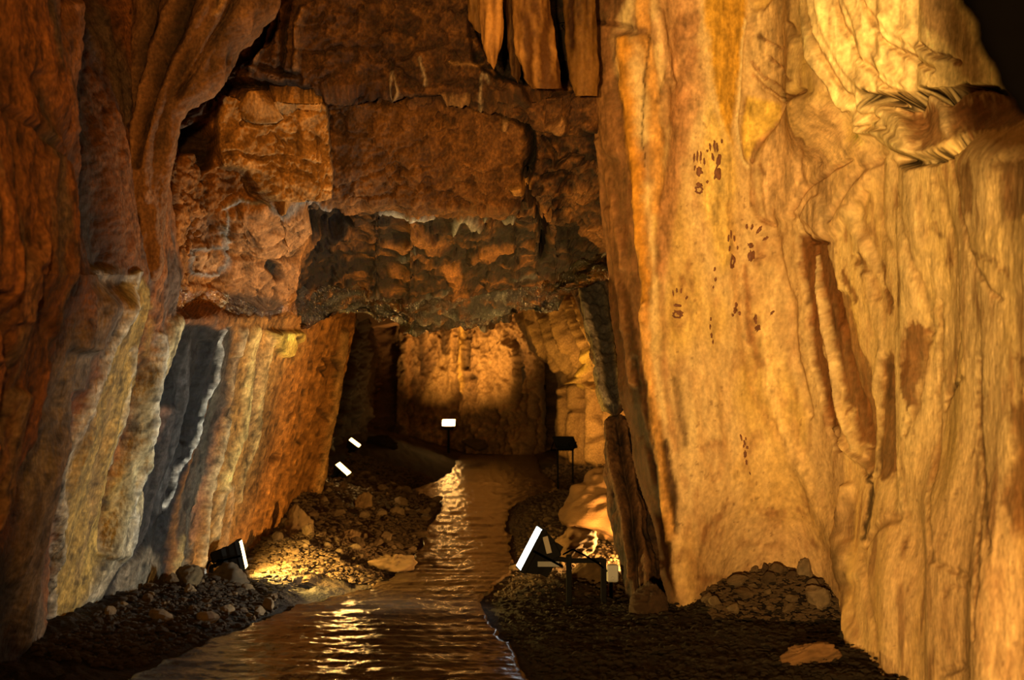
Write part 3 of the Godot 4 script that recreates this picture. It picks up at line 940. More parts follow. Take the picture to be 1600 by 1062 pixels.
		c = mixc(c, Color(0.16, 0.07, 0.03), sm(0.42, 0.55, nf.get_noise_3d(p.x * 15.0, p.y * 12.0 + 9.0, p.z * 15.0)) * 0.5)
		var streak := nf.get_noise_3d(p.x * 17.0, p.y * 4.5, p.z * 17.0)
		var blot := nf.get_noise_3d(p.x * 5.0 + 20.0, p.y * 3.0, p.z * 5.0)
		c = mixc(c, Color(0.40, 0.20, 0.085), sm(0.08, 0.45, blot) * 0.45)
		mottle = 1.0 + 0.45 * streak + 0.3 * rough + 0.5 * nf.get_noise_3d(p.x * 9.0, p.y * 6.0 + 2.0, p.z * 9.0)
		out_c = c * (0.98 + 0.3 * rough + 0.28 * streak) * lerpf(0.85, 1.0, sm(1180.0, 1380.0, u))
	var base := func(u: float, v: float) -> Vector3:
		var e := right_edge(v)
		var back := maxf(e - u, 0.0)
		design = Vector2(u, v)
		var px := u if back == 0.0 else e + back * 0.5
		var d := right_d(maxf(u, e), v) + (0.0 if back == 0.0 else 0.012 * back + 0.0)
		var rnd := 1.0 - sm(0.0, 40.0, u - e)
		return W(px, v, d + 0.18 * rnd * rnd)
	var us := steps([700.0, 900.0, 12.0, 1620.0, 2.2, 1700.0, 8.0, 4200.0, 90.0])
	var vs := steps([-900.0, -60.0, 40.0, -10.0, 5.0, 1075.0, 2.2, 1160.0, 8.0, 3600.0, 80.0])
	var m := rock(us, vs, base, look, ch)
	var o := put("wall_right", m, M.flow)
	face_u = us
	face_v = vs
	face_p = m.surface_get_arrays(0)[Mesh.ARRAY_VERTEX]
	face_n = m.surface_get_arrays(0)[Mesh.ARRAY_NORMAL]
	wall_node = o
	tag(o, "pale honey flowstone right wall with drips, stains and hand prints", "wall", "", "structure")


# ==================================================================== far chamber
func build_wall_back() -> void:
	var ch := Chart.new(430, 420, 1010, 760, nf)
	var dk := Color(0.045, 0.024, 0.012)
	ch.stroke(pts("600,480 605,560 600,640 590,720"), 20, Color(0.11, 0.05, 0.02), 0.8, -0.25, 0.9, 0.05)
	ch.stroke(pts("636,500 640,560 638,620"), 9, Color(0.36, 0.19, 0.07), 0.7, 0.06, 0.9, 0.15)
	ch.stroke(pts("655,500 660,540 664,580"), 7, dk, 0.8, -0.1, 0.9, 0.1)
	ch.stroke(pts("692,500 695,540 690,570"), 9, dk, 0.8, -0.12, 0.9, 0.1)
	ch.stroke(pts("732,505 734,540 730,575"), 5, dk, 0.8, -0.12, 0.9)
	ch.stroke(pts("720,490 722,540 720,580 722,610"), 7, Color(0.7, 0.42, 0.1), 0.95, 0.16, 0.9)
	ch.stroke(pts("708,500 706,560 700,610"), 6, Color(0.5, 0.28, 0.09), 0.7, 0.05, 0.9)
	ch.patch(pts("680,560 715,540 715,610 700,636 660,632 664,600"), 10, Color(0.56, 0.34, 0.13), 0.8, 0.04)
	ch.patch(pts("740,520 800,520 806,600 800,660 740,620"), 14, Color(0.52, 0.31, 0.12), 0.8, 0.05)
	ch.stroke(pts("738,588 742,590"), 5, dk, 0.9, -0.08, 0.8)
	ch.stroke(pts("806,530 812,560 808,620"), 8, dk, 0.8, -0.15, 0.9, 0.1)
	ch.stroke(pts("825,530 830,580 826,640 822,690"), 9, Color(0.34, 0.2, 0.09), 0.7, 0.08, 0.9)
	ch.stroke(pts("862,575 866,620 866,690"), 9, Color(0.012, 0.01, 0.01), 0.95, -0.5, 0.6)
	ch.stroke(pts("845,600 850,640 852,690"), 9, Color(0.12, 0.09, 0.07), 0.8, 0.0, 0.9)
	var look := func(p: Vector3, u: float, v: float) -> void:
		var fl := nf.get_noise_3d(p.x * 1.3, p.y * 0.35, p.z * 0.5)
		var fine := nf.get_noise_3d(p.x * 4.0, p.y * 2.2, p.z * 4.0)
		var rough := nf.get_noise_3d(p.x * 11.0, p.y * 8.0, p.z * 11.0)
		out_h = 0.3 * fl + 0.12 * fine + 0.07 * rough
		out_c = mixc(Color(0.16, 0.085, 0.035), Color(0.46, 0.27, 0.11), 0.38 + 1.2 * fl + 0.6 * fine) * (0.9 + 0.7 * rough) * lerpf(0.22, 1.0, sm(610.0, 675.0, u))  # left end darkened in the colour, as if the lamp did not reach it
	var base := func(u: float, v: float) -> Vector3:
		design = Vector2(u, v)
		var d := tab([380, 480, 545, 590, 640, 720, 800, 850, 880, 960, 1100, 1300], [17.0, 18.5, 24.0, 28.2, 28.8, 29.0, 28.5, 28.0, 28.2, 26.0, 21.0, 15.0], u)
		var dd := d - 3.5 * sm(480.0, 250.0, v)
		return W(u, v, dd)
	var us := steps([380.0, 560.0, 3.0, 880.0, 2.0, 1000.0, 3.5, 1300.0, 12.0])
	var vs := steps([200.0, 470.0, 8.0, 720.0, 1.8, 800.0, 6.0])
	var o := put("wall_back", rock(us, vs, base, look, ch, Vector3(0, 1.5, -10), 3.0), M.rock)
	tag(o, "brown end wall of the far chamber above the round lamp", "wall", "", "structure")

	# flowstone drapery and column at the right of the far chamber
	var c2 := Chart.new(790, 400, 1030, 760, nf)
	for s in ["868,470 880,520 905,560 935,590", "850,500 870,540 900,580 940,610", "890,470 910,520 935,560 948,590", "835,510 850,545 880,572", "905,465 925,510 942,560"]:
		c2.stroke(pts(s), 7, Color(0.72, 0.43, 0.13), 0.9, 0.16, 0.95)
	for s in ["860,490 885,540 920,580", "880,480 900,525 930,568", "842,520 862,560 895,588", "900,480 918,520 940,570"]:
		c2.stroke(pts(s), 3.5, Color(0.14, 0.07, 0.025), 0.8, -0.1, 0.9)
	c2.stroke(pts("928,545 922,570 914,602"), 8, Color(0.82, 0.55, 0.1), 0.95, 0.12, 0.9)
	c2.stroke(pts("870,530 900,570 915,590"), 9, Color(0.62, 0.38, 0.13), 0.8, 0.1, 0.9)
	for s in ["900,605 898,650 902,720", "925,610 928,660 932,720", "885,610 884,660 884,710"]:
		c2.stroke(pts(s), 9, Color(0.6, 0.36, 0.12), 0.8, 0.14, 0.9)
	for s in ["891,610 890,660 892,715", "912,612 912,660 915,720", "938,620 942,680 945,720"]:
		c2.stroke(pts(s), 3, Color(0.16, 0.08, 0.03), 0.8, -0.1, 0.9)
	for s in ["878,622 890,618", "905,618 915,620", "895,642 908,640 918,642", "935,650 942,660", "932,690 940,680"]:
		c2.stroke(pts(s), 4, Color(0.12, 0.06, 0.02), 0.8, -0.08, 0.9)
	var look2 := func(p: Vector3, u: float, v: float) -> void:
		var fl := nf.get_noise_3d(p.x * 3.0, p.y * 1.0, p.z * 1.0)
		var fine := nf.get_noise_3d(p.x * 8.0, p.y * 5.0, p.z * 8.0)
		out_h = 0.08 * fl + 0.018 * fine
		out_c = mixc(Color(0.28, 0.15, 0.05), Color(0.56, 0.33, 0.12), 0.5 + fl + 0.5 * fine)
	var base2 := func(u: float, t: float) -> Vector3:
		# t runs down from the roof; the left edge follows the arch, then the side of the column
		var v := lerpf(400.0, 760.0, t)
		var e := lin([400, 500, 520, 545, 565, 575, 600, 620, 760], [790, 806, 815, 828, 846, 868, 873, 872, 870], v)
		var back := maxf(e - u, 0.0)
		var px := maxf(u, e) + back * 0.25
		var rim := 1.0 - sm(0.0, 16.0, u - e)
		design = Vector2(maxf(u, e), v)
		return W(px, v, lerpf(24.5, 22.0, sm(820.0, 980.0, u)) - 0.8 * (1.0 - sm(520.0, 600.0, v)) + 0.05 * back + 0.4 * rim * rim)
	var o2 := put("flowstone_drapery", rock(steps([750.0, 1030.0, 1.8]), steps([0.0, 1.0, 0.0055]), base2, look2, c2, Vector3(0, 1.5, -10), 2.0), M.rock)
	tag(o2, "honey flowstone drapery and column arching at the right of the far chamber", "flowstone")


# ==================================================================== parts of the cave outside the picture
func build_enclosure() -> void:
	var look := func(p: Vector3, u: float, v: float) -> void:
		out_h = 0.15 * nf.get_noise_3d(p.x * 0.8, p.y * 0.8, p.z * 0.8)
		out_c = mixc(Color(0.16, 0.085, 0.045), Color(0.34, 0.19, 0.09), 0.5 + nf.get_noise_3d(p.x * 2.0, p.y * 2.0, p.z * 2.0))
	var vault := func(u: float, v: float) -> Vector3:
		design = Vector2(u, v)
		return Vector3(u, 4.9 - 0.03 * u * u, v)
	var o := put("ceiling", rock(steps([-6.0, 6.0, 0.25]), steps([-13.0, 5.0, 0.25]), vault, look, null), M.rock)
	tag(o, "brown rock vault over the visitors' side of the cave", "ceiling", "", "structure")
	var vault2 := func(u: float, v: float) -> Vector3:
		design = Vector2(u, v)
		return Vector3(u, lin([-34.0, -15.0, -12.0], [3.0, 3.2, 5.0], v) - 0.05 * u * u, v)
	o = put("ceiling", rock(steps([-6.0, 6.0, 0.25]), steps([-34.0, -12.0, 0.25]), vault2, look, null, Vector3(0, 1.0, -20)), M.rock)
	tag(o, "brown rock roof over the far chamber", "ceiling", "", "structure")
	var rear := func(u: float, v: float) -> Vector3:
		design = Vector2(u, v)
		return Vector3(u, v, 4.6)
	o = put("wall_rear", rock(steps([-6.0, 6.0, 0.25]), steps([-0.6, 5.2, 0.25]), rear, look, null), M.rock)
	tag(o, "brown rock wall behind the visitors", "wall", "", "structure")


# ==================================================================== the lintel
func lintel_edge(u: float) -> float:
	return tab([190, 215, 240, 290, 330, 365, 400, 430, 470, 520, 560, 590, 615, 640, 670, 700, 760, 800, 830, 860, 880, 900, 925, 945, 1000], [420, 432, 470, 500, 497, 508, 521, 508, 512, 508, 506, 517, 512, 527, 524, 519, 518, 514, 506, 500, 478, 458, 448, 440, 420], u)


func build_lintel() -> void:
	var ch := Chart.new(170, -80, 1010, 560, nf)
	var dk := Color(0.035, 0.018, 0.009)
	var org := Color(0.40, 0.155, 0.033)
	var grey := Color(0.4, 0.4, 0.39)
	# orange blocks at the left; the shadow edge on their right is painted
	ch.patch(pts("255,240 300,230 335,150 400,138 480,146 512,160 518,240 516,305 480,320 500,400 470,420 462,500 330,505 240,500 235,430 250,400 255,330"), 7, org, 0.92, 0.03)
	ch.patch(pts("345,150 400,140 480,146 512,158 517,240 514,304 470,312 420,316 395,300 375,270 340,262 335,200"), 6, Color(0.66, 0.30, 0.07), 0.95, 0.14)
	ch.patch(pts("395,152 440,146 470,160 440,172 400,178 380,168"), 6, Color(0.6, 0.31, 0.1), 0.8, 0.05)
	for s in ["375,195 400,185 430,190 455,180", "400,215 420,205 440,215 450,235", "460,185 464,210 462,240", "400,245 430,240 460,245 500,250", "415,255 435,265 470,262", "340,245 370,240 400,248", "430,225 445,232", "480,205 495,215 488,235"]:
		ch.stroke(pts(s), 4, Color(0.22, 0.11, 0.04), 0.6, -0.03, 0.9, 0.1)
	ch.stroke(pts("378,268 392,300 415,318"), 6, Color(0.2, 0.11, 0.055), 0.7, -0.06, 0.9)
	ch.patch(pts("350,330 380,318 450,316 480,320 490,350 470,385 440,392 380,395 352,390"), 8, Color(0.56, 0.26, 0.09), 0.9, 0.06)
	ch.patch(pts("352,396 420,392 465,396 462,450 440,490 400,480 350,455"), 8, Color(0.52, 0.235, 0.08), 0.85, 0.04, 0.0)
	ch.stroke(pts("352,392 400,388 440,392 465,390"), 3, Color(0.16, 0.08, 0.03), 0.7, -0.03, 0.9, 0.1)
	ch.patch(pts("435,370 465,365 468,382 440,388"), 4, Color(0.2, 0.11, 0.05), 0.7, -0.02, 0.1)
	ch.stroke(pts("385,350 392,362 388,368"), 5, Color(0.15, 0.08, 0.04), 0.6, -0.02, 0.9, 0.1)
	ch.patch(pts("286,340 320,330 345,350 335,380 290,382 280,360"), 10, Color(0.3, 0.15, 0.07), 0.8, -0.03, 0.1)
	# socket and splintered blocks beside the hanging column; socket shadow is painted dark
	ch.patch(pts("258,205 330,190 336,240 322,270 305,268 300,240 265,245"), 8, dk, 0.95, -0.2)
	ch.patch(pts("300,150 335,118 355,140 330,180 290,186"), 4, Color(0.12, 0.06, 0.03), 0.9, 0.12)
	ch.stroke(pts("325,128 340,160"), 3, dk, 0.9, -0.08, 0.9)
	ch.patch(pts("268,190 320,178 330,190 270,205"), 5, Color(0.2, 0.1, 0.05), 0.9, 0.05)
	# grey calcite veins
	for s in ["345,322 380,314 420,320 470,314 515,320", "352,328 348,350 345,375 350,395", "348,388 320,386 295,392", "290,395 292,412 294,427", "294,428 318,430 342,427 350,410 352,398"]:
		ch.stroke(pts(s), 5, Color(0.36, 0.35, 0.32), 0.8, 0.02, 0.9, 0.02)
	ch.stroke(pts("345,350 348,375"), 7, Color(0.4, 0.38, 0.34), 0.8, 0.02, 0.9, 0.05)
	ch.patch(pts("298,396 342,396 340,424 298,424"), 4, Color(0.56, 0.29, 0.12), 0.9, 0.0)
	ch.stroke(pts("405,405 412,412 414,420"), 11, Color(0.008, 0.005, 0.004), 1.0, -0.06, 0.5)
	for s in ["318,300 320,302", "385,440 388,443", "404,438 410,442", "425,438 430,440", "312,283 314,284"]:
		ch.stroke(pts(s), 4, dk, 0.9, -0.02, 0.7)
	ch.patch(pts("340,450 400,440 430,470 420,505 340,500"), 14, Color(0.07, 0.04, 0.025), 0.85, 0.0, 0.3)
	ch.patch(pts("240,440 330,445 340,470 320,490 250,495 235,470"), 8, Color(0.42, 0.155, 0.03), 0.9, 0.03)
	ch.stroke(pts("240,500 262,490 280,492 290,500 320,492 335,470 345,460"), 6, Color(0.5, 0.42, 0.26), 0.8, 0.03, 0.9, 0.1)
	# gap behind the curtains, its darkness painted black on the slab
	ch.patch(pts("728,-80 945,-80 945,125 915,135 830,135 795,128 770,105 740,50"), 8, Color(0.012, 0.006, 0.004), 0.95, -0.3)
	# upper slab
	ch.patch(pts("335,130 470,138 520,150 560,154 700,156 760,170 800,186 840,206 935,210 935,130 900,140 840,140 760,110 735,60 720,-80 460,-80 440,40 400,90"), 6, Color(0.13, 0.05, 0.014), 0.5, 0.12)
	ch.stroke(pts("340,136 400,132 470,142 520,152 560,156 640,158 690,156"), 6, dk, 0.85, -0.10, 0.9)
	ch.stroke(pts("690,157 730,164 770,178 800,184 825,200"), 6, dk, 0.95, -0.15, 0.9)
	ch.stroke(pts("690,150 720,148 735,150"), 4, Color(0.44, 0.23, 0.09), 0.9, 0.04, 0.9)
	ch.stroke(pts("705,96 730,100 752,102"), 5, Color(0.42, 0.2, 0.06), 0.9, 0.03, 0.9)
	for s in ["608,150 610,130 614,112", "626,148 622,130 616,112", "656,90 660,110 662,135", "752,158 753,140 754,115", "760,118 764,130"]:
		ch.stroke(pts(s), 3.5, Color(0.5, 0.34, 0.2), 0.8, 0.02, 0.9, 0.02)
	# ribs at the upper left
	for s in ["450,0 430,40 412,80 400,110", "420,-20 400,40 385,90", "485,20 470,70 465,110"]:
		ch.stroke(pts(s), 9, Color(0.42, 0.18, 0.05), 0.85, 0.10, 0.9, 0.05)
	for s in ["436,10 416,60 400,100", "465,0 450,60 440,110"]:
		ch.stroke(pts(s), 6, dk, 0.85, -0.10, 0.9)
	ch.stroke(pts("395,105 440,115 470,125 460,132 420,130"), 7, dk, 0.8, -0.06, 0.9, 0.05)
	# central panel and its cracks
	ch.patch(pts("520,158 690,160 780,180 818,200 822,260 800,330 760,362 680,362 600,346 520,318"), 8, Color(0.215, 0.085, 0.02), 0.8, 0.02)
	ch.patch(pts("520,165 560,170 570,230 560,300 525,310"), 12, Color(0.07, 0.03, 0.011), 0.7, 0.0, 0.2)  # shade beside the orange block painted onto the panel
	ch.stroke(pts("822,196 832,220 828,255 820,285 824,310 842,330"), 9, Color(0.008, 0.005, 0.003), 0.97, -0.24, 0.8, 0.0, 6)
	ch.stroke(pts("842,330 838,350 850,380 846,420"), 6, Color(0.008, 0.005, 0.003), 0.9, -0.14, 0.9)
	ch.stroke(pts("824,300 810,335 790,355 770,366"), 6, dk, 0.95, -0.13, 0.9)
	ch.patch(pts("795,285 825,282 832,296 822,304 800,302"), 5, Color(0.5, 0.24, 0.06), 0.95, 0.1)
	ch.patch(pts("782,182 795,186 792,206 780,206"), 4, Color(0.5, 0.26, 0.1), 0.8, 0.03)
	ch.patch(pts("868,170 885,180 888,205 872,215 862,200"), 4, Color(0.42, 0.2, 0.07), 0.9, 0.08)
	for s in ["850,215 870,240 872,260 890,240 910,245", "850,275 880,270 900,280", "860,330 845,360 870,350"]:
		ch.stroke(pts(s), 4, dk, 0.85, -0.09, 0.9)
	# black hollow at the left of the crumbling soffit
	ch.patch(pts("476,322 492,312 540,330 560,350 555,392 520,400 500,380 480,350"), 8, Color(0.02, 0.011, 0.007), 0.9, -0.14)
	ch.stroke(pts("485,330 500,340 495,360"), 6, Color(0.14, 0.075, 0.035), 0.8, 0.05, 0.9)
	# white lamp's highlights on the ledges, painted in grey
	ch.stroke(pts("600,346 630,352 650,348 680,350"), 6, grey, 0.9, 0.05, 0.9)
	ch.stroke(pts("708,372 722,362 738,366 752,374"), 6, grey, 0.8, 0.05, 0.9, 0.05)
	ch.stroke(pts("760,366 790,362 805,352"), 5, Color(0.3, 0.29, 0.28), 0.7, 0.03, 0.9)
	for s in ["622,425 640,416 650,410", "640,490 665,480 690,470 705,462", "665,500 700,492 715,478", "640,520 665,512 690,515", "720,516 755,510 790,508", "690,505 720,500", "735,500 780,505", "800,455 835,452", "835,500 860,492"]:
		ch.stroke(pts(s), 3.5, Color(0.12, 0.12, 0.125), 0.6, 0.015, 0.9, 0.2)  # faint glints near the wet edge, painted in
	for s in ["400,515 470,505 560,500 610,510", "520,490 560,478 590,470"]:
		ch.stroke(pts(s), 4, Color(0.08, 0.078, 0.08), 0.6, 0.01, 0.9, 0.2)
	# pieces of the crumbling soffit
	for s in ["636,362 660,372 700,395 690,412 655,400 632,388", "638,360 652,356 662,368 645,372", "742,400 800,398 806,412 770,418 745,415", "900,360 940,350 950,385 915,400", "888,430 925,420 928,445 890,450", "600,400 640,395 640,410 605,412", "690,425 720,420 715,470 700,460", "835,330 860,328 866,350 850,362 832,350", "880,300 905,285 930,300 910,320"]:
		ch.patch(pts(s), 5, Color(0.27, 0.11, 0.028), 0.75, 0.03, 0.1)
	var look := func(p: Vector3, u: float, v: float) -> void:
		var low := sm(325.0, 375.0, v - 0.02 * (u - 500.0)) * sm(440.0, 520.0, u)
		var big := nf.get_noise_3d(p.x * 0.9, p.y * 0.9, p.z * 0.9)
		var fine := nf.get_noise_3d(p.x * 7.0, p.y * 7.0, p.z * 7.0)
		var mid := nf.get_noise_3d(p.x * 2.2 + 8.0, p.y * 2.2, p.z * 2.2)
		var cell := nc.get_noise_3d(p.x * 2.0 + mid + 0.3 * fine, p.y * 3.4 + 0.9 * mid, p.z * 2.0 - mid)
		var cell2 := nc.get_noise_3d(p.x * 6.0 + mid, p.y * 9.0 - fine, p.z * 6.0 + fine)
		var rough := nf.get_noise_3d(p.x * 20.0, p.y * 20.0, p.z * 20.0)
		out_h = 0.14 * big + low * (0.09 * cell + 0.025 * cell2) + 0.03 * fine + 0.014 * rough
		out_h += (1.0 - low) * 0.02 * cell
		var crack := nc.get_noise_3d(p.x * 3.0 + 0.5 * fine, p.y * 4.0 + 0.5 * big, p.z * 3.0) + 1.0
		out_h -= 0.02 * (1.0 - sm(0.0, 0.10, crack))
		var t := 0.36 + 1.0 * fine + 0.6 * big + 0.6 * low * cell
		var c := mixc(Color(0.022, 0.009, 0.004), Color(0.19, 0.073, 0.017), t)
		c = mixc(c, Color(0.29, 0.115, 0.026), sm(0.10, 0.42, nf.get_noise_3d(p.x * 4.5, p.y * 5.5 + 3.0, p.z * 4.5)) * 0.8)
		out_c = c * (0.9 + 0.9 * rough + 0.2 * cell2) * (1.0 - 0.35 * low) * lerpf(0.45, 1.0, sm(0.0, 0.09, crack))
		mottle = (0.92 + 0.7 * fine + 0.4 * rough) * lerpf(0.7, 1.0, sm(0.0, 0.07, crack))
	var base := func(u: float, t: float) -> Vector3:
		var e := lintel_edge(u)
		var de := tab([190, 240, 330, 400, 500, 650, 850, 900, 950, 1000], [9.0, 9.5, 10.3, 11.2, 12.4, 13.0, 12.5, 11.7, 11.0, 10.8], u)
		if t <= 1.0:
			var v := lerpf(-400.0, e, t)
			var f := lin([-400, 150, 165, 325, 350, 430, 520], [-0.15, 0.0, 0.06, 0.16, 0.26, 0.6, 1.0], v + (520.0 - e))
			design = Vector2(u, v)
			var d0 := 10.0 - 0.5 * (1.0 - sm(190.0, 330.0, u))
			return W(u, v, d0 + (de - d0) * f)
		var k := t - 1.0
		design = Vector2(u, e + k * 30.0)
		var b := W(u, e - 70.0 * k * k, de + 2.6 * k)
		return b
	var us := steps([190.0, 1000.0, 2.0])
	var root := base_at("rock_lintel", Vector3.ZERO, "massive brown rock lintel hanging across the passage, its wet lower edge glinting", "rock")
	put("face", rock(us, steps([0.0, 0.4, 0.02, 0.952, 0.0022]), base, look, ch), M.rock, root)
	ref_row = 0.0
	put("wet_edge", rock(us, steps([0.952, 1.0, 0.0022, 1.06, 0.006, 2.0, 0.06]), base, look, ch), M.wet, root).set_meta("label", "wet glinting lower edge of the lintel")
	ref_row = 0.5


# ==================================================================== hanging column, curtains, pillar
func rounded(called: String, centre: Array, half: Array, depth: Array, thick: float, mat: Material, look: Callable, chart: Chart, v_to: float, n: int, vstep := 2.4) -> MeshInstance3D:
	# a rock column: centre, half width and distance as tables over the chart height; a round section
	var base := func(u: float, v: float) -> Vector3:
		var c := tab(centre[0], centre[1], v)
		var h := tab(half[0], half[1], v)
		var d := tab(depth[0], depth[1], v)
		design = Vector2(c + h * sin(u), v)
		var wide := h / F * d
		return W(c + h * sin(u), v, d + wide * thick * (1.0 - cos(u)))
	var us := steps([-2.6, 2.6, 5.2 / n])
	var vs := steps([centre[0][0], v_to, vstep])
	return put(called, rock(us, vs, base, look, chart, Vector3(0, 1.5, 0), 3.0), mat)


func build_formations() -> void:
	var dk := Color(0.04, 0.02, 0.01)
	# hanging column left of the lintel
	var ch := Chart.new(150, -80, 520, 460, nf)
	for s in ["330,0 270,110 235,220 225,330 228,420", "280,-20 240,80 215,200 212,330"]:
		ch.stroke(pts(s), 12, Color(0.34, 0.155, 0.06), 0.85, 0.05, 0.95, 0.05)
	for s in ["250,-20 222,80 205,200 200,330", "300,0 255,100 226,210 218,260", "380,-20 320,80 280,150"]:
		ch.stroke(pts(s), 7, dk, 0.8, -0.06, 0.9, 0.05)
	ch.stroke(pts("232,300 240,350 246,400 238,425"), 9, Color(0.36, 0.165, 0.065), 0.9, 0.03, 0.9)
	ch.stroke(pts("350,0 335,40 300,110"), 10, Color(0.3, 0.14, 0.055), 0.8, 0.03, 0.9)
	ch.stroke(pts("352,-20 345,10 338,20"), 9, Color(0.6, 0.3, 0.1), 0.9, 0.03, 0.9)
	var look := func(p: Vector3, u: float, v: float) -> void:
		var fl := nf.get_noise_3d(p.x * 5.0, p.y * 0.8, p.z * 3.0)
		var fine := nf.get_noise_3d(p.x * 11.0, p.y * 5.0, p.z * 11.0)
		out_h = 0.05 * fl + 0.02 * fine
		out_c = mixc(Color(0.07, 0.036, 0.018), Color(0.36, 0.165, 0.065), 0.45 + 1.1 * fl + 0.5 * fine)
	var o := rounded("hanging_column", [[-300, -80, 0, 100, 200, 300, 400, 428, 438], [380, 350, 320, 280, 234, 224, 222, 226, 230]], [[-300, -80, 0, 100, 200, 300, 400, 428, 438], [150, 135, 118, 88, 44, 34, 30, 18, 1]], [[-300, 0, 200, 438], [8.6, 8.7, 8.75, 8.8]], 0.7, M.rock, look, ch, 438.0, 90)
	tag(o, "brown hanging rock column left of the lintel ending in a rounded tip", "stalactite")

	# curtains at the top, right of the slab
	var look_c := func(p: Vector3, u: float, v: float) -> void:
		var fl := nf.get_noise_3d(p.x * 9.0, p.y * 0.9, p.z * 5.0)
		var fine := nf.get_noise_3d(p.x * 18.0, p.y * 7.0, p.z * 18.0)
		out_h = 0.03 * fl + 0.008 * fine
		out_c = mixc(Color(0.10, 0.04, 0.012), Color(0.52, 0.24, 0.06), 0.4 + 1.3 * fl + 0.5 * fine) * curtain_tone
	var curtains := [
		["honey stone curtain above the lintel, narrow and pointed, beside the black gap", [765, 768, 771, 772], [19, 15, 8, 1], [0, 60, 95, 108], 9.15, 0.9],
		["thin dark stone curtain in the black gap between the two honey curtains", [797, 800, 806, 810], [12, 11, 8, 1], [0, 60, 115, 132], 9.5, 0.25],
		["broad honey stone curtain above the lintel with a square cut lower end", [830, 836, 848, 854], [30, 30, 30, 25], [0, 60, 120, 138], 9.2, 0.85],
		["knobbly grey and brown stone curtain beside the pale right wall", [905, 908, 912, 916], [24, 24, 22, 14], [0, 60, 120, 150], 9.35, 0.35],
		["short brown stone curtain at the top edge left of the black gap", [742, 745, 748, 750], [12, 10, 8, 2], [0, 25, 45, 52], 9.45, 0.4],
	]
	for c in curtains:
		var vv: Array = c[3]
		curtain_tone = c[5]
		var q: MeshInstance3D = rounded("stone_curtain", [[-300] + vv, [c[1][0] - 8] + c[1]], [[-300] + vv, [c[2][0] + 5] + c[2]], [[-300, 160], [c[4], c[4] + 0.1]], 0.8, M.flow, look_c, null, vv[3], 40)
		tag(q, c[0], "stalactite")

	# gap behind the curtains: shallow hollow in the slab, painted black for shade
	# pillar below the right end of the lintel
	var cp := Chart.new(880, 400, 1080, 1000, nf)
	for s in ["905,440 922,520 940,600 950,650", "940,450 955,540 970,630"]:
		cp.stroke(pts(s), 5, Color(0.42, 0.3, 0.12), 0.85, 0.03, 0.9, 0.05)
	cp.patch(pts("898,430 945,440 958,520 970,640 948,640 920,530"), 5, Color(0.04, 0.038, 0.038), 0.9, 0.0)
	cp.stroke(pts("918,480 936,560 952,630"), 6, Color(0.42, 0.33, 0.24), 0.8, 0.03, 0.9, 0.3)
	for s in ["952,660 962,740 975,820 985,900", "975,660 990,760 1005,860 1015,920"]:
		cp.stroke(pts(s), 7, Color(0.16, 0.075, 0.03), 0.7, 0.04, 0.9, 0.15)
	for s in ["965,660 976,740 990,840 998,920", "990,690 1005,760 1028,870"]:
		cp.stroke(pts(s), 5, dk, 0.8, -0.05, 0.9, 0.05)
	cp.stroke(pts("945,650 965,642 990,648"), 6, dk, 0.8, -0.08, 0.9)
	var look_p := func(p: Vector3, u: float, v: float) -> void:
		var fl := nf.get_noise_3d(p.x * 5.0, p.y * 0.7, p.z * 5.0)
		var fine := nf.get_noise_3d(p.x * 13.0, p.y * 5.0, p.z * 13.0)
		out_h = 0.05 * fl + 0.018 * fine
		out_c = mixc(Color(0.012, 0.006, 0.003), Color(0.11, 0.05, 0.019), 0.42 + 1.0 * fl + 0.8 * fine + 0.6 * nf.get_noise_3d(p.x * 30.0, p.y * 14.0, p.z * 30.0))  # the pillar's shadow is put into these dark colours
	var pv := [380, 450, 520, 600, 640, 655, 700, 800, 900, 955, 1000]
	o = rounded("rock_pillar", [pv, [915, 922, 938, 954, 962, 966, 972, 989, 1007, 1018, 1024]], [pv, [30, 26, 22, 17, 17, 21, 26, 34, 39, 36, 34]], [[380, 500, 640, 1000], [12.2, 11.6, 10.7, 10.0]], 0.9, M.rock, look_p, cp, 1000.0, 90)
	tag(o, "dark fluted rock pillar at the foot of the pale right wall", "rock")

	# out-of-focus rock near the camera, upper right; unlit look put into its black
	var look_n := func(p: Vector3, u: float, v: float) -> void:
		out_h = 0.015 * nf.get_noise_3d(p.x * 9.0, p.y * 9.0, p.z * 9.0)
		out_c = Color(0.003, 0.0025, 0.002)
	M.black = plain(Color(0.0005, 0.0004, 0.0004), 1.0)
	M.black.metallic_specular = 0.0
	o = rounded("overhanging_rock", [[-500, -100, 0, 60, 120, 170, 196], [1700, 1690, 1690, 1690, 1690, 1690, 1690]], [[-500, -100, 0, 60, 120, 170, 196], [260, 225, 188, 158, 128, 100, 70]], [[-500, 196], [1.9, 1.9]], 0.5, M.black, look_n, null, 196.0, 40, 6.0)
	tag(o, "rock edge jutting in at the upper right corner, painted black as if unlit", "rock")


